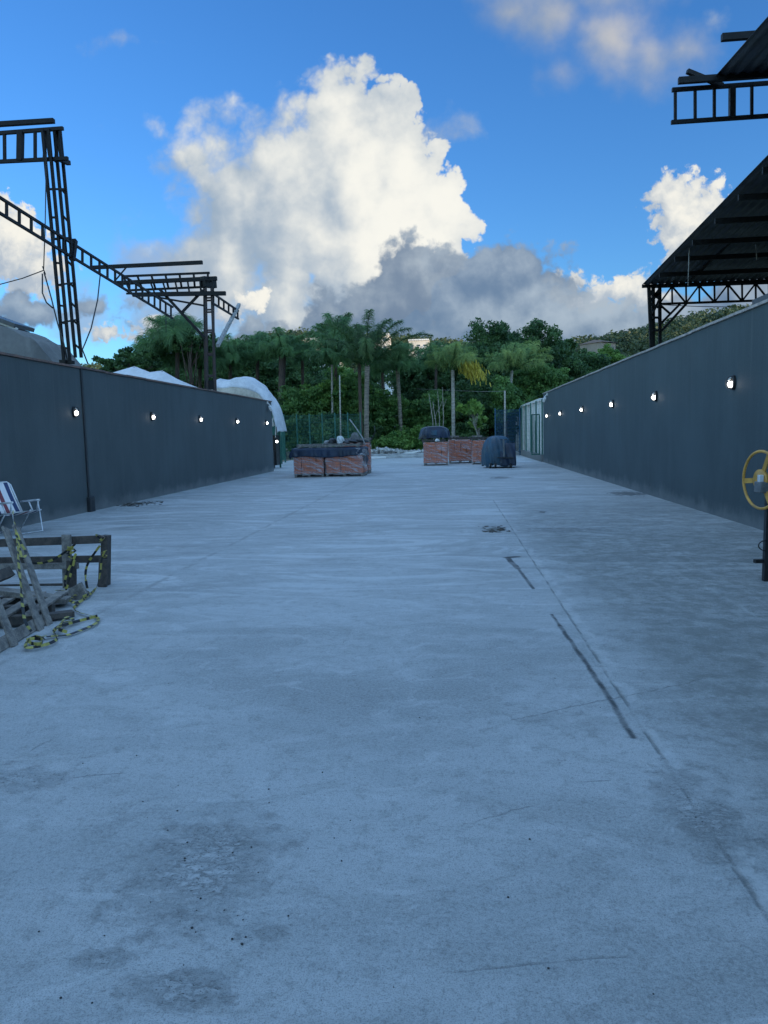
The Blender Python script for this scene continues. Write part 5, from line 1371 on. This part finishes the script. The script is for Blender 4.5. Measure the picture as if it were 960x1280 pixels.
# bushes and hedges along the end of the yard
B = [
 (375, 505, 24, 20, 58, 'mid-green shrub rising behind the left green fence near the shelter flap', 'lfmid'),
 (408, 498, 28, 22, 59, 'bright shrub with arching shoots behind the left green fence', 'lfbri'),
 (440, 510, 26, 28, 60, 'green shrub between the slim pole and the thick pale palm', 'lfmid'),
 (372, 545, 26, 26, 56, 'dark shrub low behind the left green fence', 'lfdark'),
 (415, 542, 30, 26, 55, 'dark shrub low behind the middle of the left green fence', 'lfdark'),
 (448, 545, 20, 22, 58, 'dark shrub at the foot of the thick pale palm', 'lfdark'),
 (480, 525, 24, 34, 61, 'tall leafy shrub right of the thick pale palm', 'lfmid'),
 (522, 525, 26, 36, 62, 'tall bright leafy shrub left of the dark blue bundle', 'lfmid'),
 (515, 550, 22, 14, 58, 'low bright shrub by the broken slabs', 'lfbri'),
 (488, 556, 26, 8, 57, 'low fringe of weeds behind the rubble', 'lfbri'),
 (430, 478, 30, 18, 66, 'light green tree crown under the palm fronds by the slim pole', 'lfbri'),
 (552, 520, 22, 34, 66, 'shrub behind the thin bare saplings', 'lfmid'),
 (615, 530, 28, 26, 62, 'dark shrub between the right brick pallets and the machine', 'lfdark'),
 (345, 520, 18, 24, 60, 'dark shrub behind the white hanging flap', 'lfdark'),
 (585, 545, 24, 20, 60, 'dark shrub low behind the middle brick pallet', 'lfdark'),
 (660, 480, 26, 28, 66, 'mid-green bush above the roof of the white shed', 'lfmid'),
 (690, 480, 26, 22, 66, 'mid-green bush at the far end of the right wall', 'lfmid'),
 (632, 500, 18, 26, 60, 'leafy shrub behind the slim pole on the right', 'lfmid'),
 (760, 452, 22, 16, 92, 'bright yellow-green treetop just over the right wall', 'lfbri'),
 (722, 462, 26, 18, 90, 'mid-green treetop over the right wall below the hill house', 'lfmid'),
]
for i, (px, py, rx, ry, Y, lab, m) in enumerate(B):
    tree(px, py, rx, ry, Y, lab, 80 + i, m, 'shrub', 'shrub', 'shrubs beyond the yard', per=110, size=0.105, cl=0.5, shell=0.3, light=0.5, tr=0.06)
# pale-leaved sapling and bare saplings
tree(590, 510, 15, 7, 55, 'slender sapling with pale flat leaf layers in front of the shadowy trees', 120, 'lfbri', 'sapling', 'sapling', 'saplings beyond the yard', n=20, per=22, size=0.2, cl=0.35, base=600, light=0.85, tr=0.03, bark='barkw')
tree(597, 529, 12, 6, 56, 'lower sapling with pale leaf layers just above the brick pallets', 121, 'lfbri', 'sapling', 'sapling', 'saplings beyond the yard', n=14, per=20, size=0.2, cl=0.3, base=602, light=0.8, tr=0.03, bark='barkw')
for k, (b0, t0, y0, lab) in enumerate(((543, 536, 492, 'thin bare sapling leaning left behind the dark blue bundle'), (549, 547, 488, 'thin bare sapling straight up behind the dark blue bundle'), (553, 553, 484, 'thin bare sapling rightmost behind the dark blue bundle'), (546, 541, 502, 'thin short bare sapling behind the dark blue bundle'))):
    Y = 58.5; p = ay(b0, 556, Y); q = ay(t0, y0, Y); b = MB(); b.tube([(p.x, Y, 0), p.lerp(q, 0.5) + Vector((0.08, 0, 0)), q], [0.05, 0.04, 0.02], 6)
    b.tube([p.lerp(q, 0.6), p.lerp(q, 0.75) + Vector((0.3, 0, 0.2))], [0.025, 0.012], 5)
    tag(b.build('bare_sapling', M['barkw']), lab, 'sapling', 'bare saplings beyond the yard')

# ------------------------------------------------------------------ hills
def ridge_z(x, y):
    # height of the wooded hills beyond the trees
    yy = np.maximum(y, 1.0); a = x / yy            # bearing
    sky_ = np.interp(a, [-1.2, -0.62, -0.40, -0.28, -0.2, -0.1, 0.0, 0.08, 0.13, 0.18, 0.24, 0.30, 0.36, 0.45, 0.8, 1.4],
                        [0.085, 0.085, 0.09, 0.112, 0.125, 0.118, 0.106, 0.096, 0.098, 0.103, 0.112, 0.127, 0.134, 0.128, 0.11, 0.08])
    rise = np.clip((y - 95) / 165.0, 0, 1); rise = rise * rise * (3 - 2 * rise)
    return rise * sky_ * 260.0 * np.clip((y / 260.0), 0.4, 1.15) * np.clip(1.4 - y / 700.0, 0, 1)
def hz(x, y): return float(ridge_z(np.array(float(x)), np.array(float(y))))
g = MB(); g.grid(lambda u, v: (lambda x, y: Vector((x, y, hz(x, y) - 0.8)))(-420 + 840 * u, 92 + 420 * v), 90, 60)
tag(g.build('hill', M['lfhill']), kind='structure')
r = np.random.default_rng(77); L = Leaves()
N = 5200
y = 105 + 175 * r.random(N) ** 0.8; x = y * (-0.75 + 1.35 * r.random(N)); z = ridge_z(x, y)
sz = 1.6 + 2.2 * r.random(N)
per = 50
idx = np.repeat(np.arange(N), per)
d = unit(r.normal(size=(len(idx), 3))); d[:, 2] = np.abs(d[:, 2])
p = np.stack([x, y, z + sz * 0.55], 1)[idx] + d * (0.75 + 0.35 * r.random((len(idx), 1))) * sz[idx][:, None] * np.array([1, 1, 0.95])
nrm = unit(d + r.normal(0, 0.5, d.shape)); a = unit(np.cross(nrm, r.normal(size=d.shape))); b_ = np.cross(nrm, a)
s = (0.19 + 0.22 * r.random((len(idx), 1)))
tn = np.clip(r.normal(0.45, 0.25, N)[idx] + r.normal(0, 0.12, len(idx)), 0, 1)
L.quads(p, a * s, b_ * s, tn)
tag(L.build('hill_forest', M['lfhill']), kind='stuff')
# added ridge on the sunward side, out of view, to put the yard in shade
HS = Vector((math.sin(rad(SUN_AZ)), math.cos(rad(SUN_AZ)), 0)); HP = Vector((HS.y, -HS.x, 0))
D0 = 260.0; RH = 62.0
def shade_ridge(u, v):
    q = HS * (D0 - 120 + 240 * v) + HP * (-620 + 1240 * u)
    k = math.sin(math.pi * v) ** 1.2
    return Vector((q.x, q.y, -1 + RH * k * (0.92 + 0.08 * math.sin(u * 23) + 0.05 * math.sin(u * 61))))
g = MB(); g.grid(shade_ridge, 120, 24); tag(g.build('hill', M['lfhill']), kind='structure')  # added unseen ridge, only to shade the yard

# houses on the hill
def house(px, py, Y, w, h, d, label, roof=True, m='hwall', nwin=3, storeys=1, rz=0.0):
    p = ay(px, py, Y)
    t = thing('hill_house', (p.x, Y, p.z - h / 2), label, 'house', 'houses on the hill', rz)
    z0 = -3.0
    MB().box((0, 0, (h + z0) / 2), (w, d, h - z0)).build('wall', M[m], t, off=(0, 0, 0))
    b = MB()
    if roof:
        b.v += [(-w * .56, -d * .58, h), (w * .56, -d * .58, h), (w * .56, d * .58, h), (-w * .56, d * .58, h), (-w * .25, 0, h + w * 0.18), (w * .25, 0, h + w * 0.18)]
        for f_ in ((0, 1, 5, 4), (1, 2, 5), (2, 3, 4, 5), (3, 0, 4), (0, 3, 2, 1)): b.face(f_)
        b.build('roof', M['hroof'], t, off=(0, 0, 0))
    else:
        b.box((0, 0, h + 0.15), (w * 1.06, d * 1.06, 0.3)); b.build('roof', M['hwall2'], t, off=(0, 0, 0))
    for s in range(storeys):
        for i in range(nwin):
            wx = -w / 2 + (i + .5) * w / nwin; wz = h * (s + 0.5) / storeys
            MB().box((wx, -d / 2 - 0.03, wz), (w / nwin * 0.45, 0.1, h / storeys * 0.45)).build('window', M['hwin'], t, off=(0, 0, 0))
    return t
house(387, 438, 150, 5.0, 3.4, 6, 'cream hill house showing left of the palm crowns', False, 'hwall', 2)
house(479, 432, 140, 2.4, 3.0, 6, 'tall cream hill building behind the right fronds of the thick pale palm', False, 'hwall', 2, 2)
house(524, 437, 170, 4.2, 3.2, 6, 'cream hill house with a terrace above the bare grey palm', False, 'hwall', 3)
house(541, 444, 150, 6.5, 2.2, 6, 'long low white hill house right of the palms', False, 'hwall2', 4)
house(487, 492, 120, 7.0, 6.0, 6, 'white building glimpsed low between the two palm trunks', False, 'hwall2', 4, 2)
house(412, 452, 150, 4.5, 3.0, 6, 'small pale house glimpsed through the slim palm', False, 'hwall', 2)
house(380, 468, 125, 6.5, 5.0, 6, 'white building glimpsed behind the red-brown palm', False, 'hwall2', 3, 2)
house(394, 492, 118, 4.5, 4.5, 6, 'white house front glimpsed above the bright shrub', False, 'hwall2', 2)
house(747, 439, 175, 4.6, 3.2, 6, 'brown-roofed hill house among trees on the right hill', True, 'hwallb', 2, 1, 0.7)
# dead tree on the right skyline
t = thing('dead_tree', (X_(709, 95), 95, 0), 'broken tree with a bare forked limb on the right skyline', 'tree'); off = t.location
b = MB(); k = 95
b.tube([Vector((X_(711, k), k, 0)), ay(710, 470, k), ay(707, 446, k), ay(711, 432, k), ay(712, 424, k)], [0.4, 0.35, 0.28, 0.22, 0.1], 8)
b.tube([ay(706, 448, k), ay(700, 440, k), ay(695, 433, k)], [0.22, 0.16, 0.08], 6); b.build('trunk', M['barkd'], t)
L = Leaves()
for (px, py, rr_) in ((711, 430, 0.5), (714, 434, 0.5), (709, 440, 0.6), (713, 444, 0.7)): clumps(L, ay(px, py, k), (rr_, rr_, rr_), 8, 20, 0.25, 0.35, px, 0, 0.2)
L.build('crown', M['lfdark'], t, off)
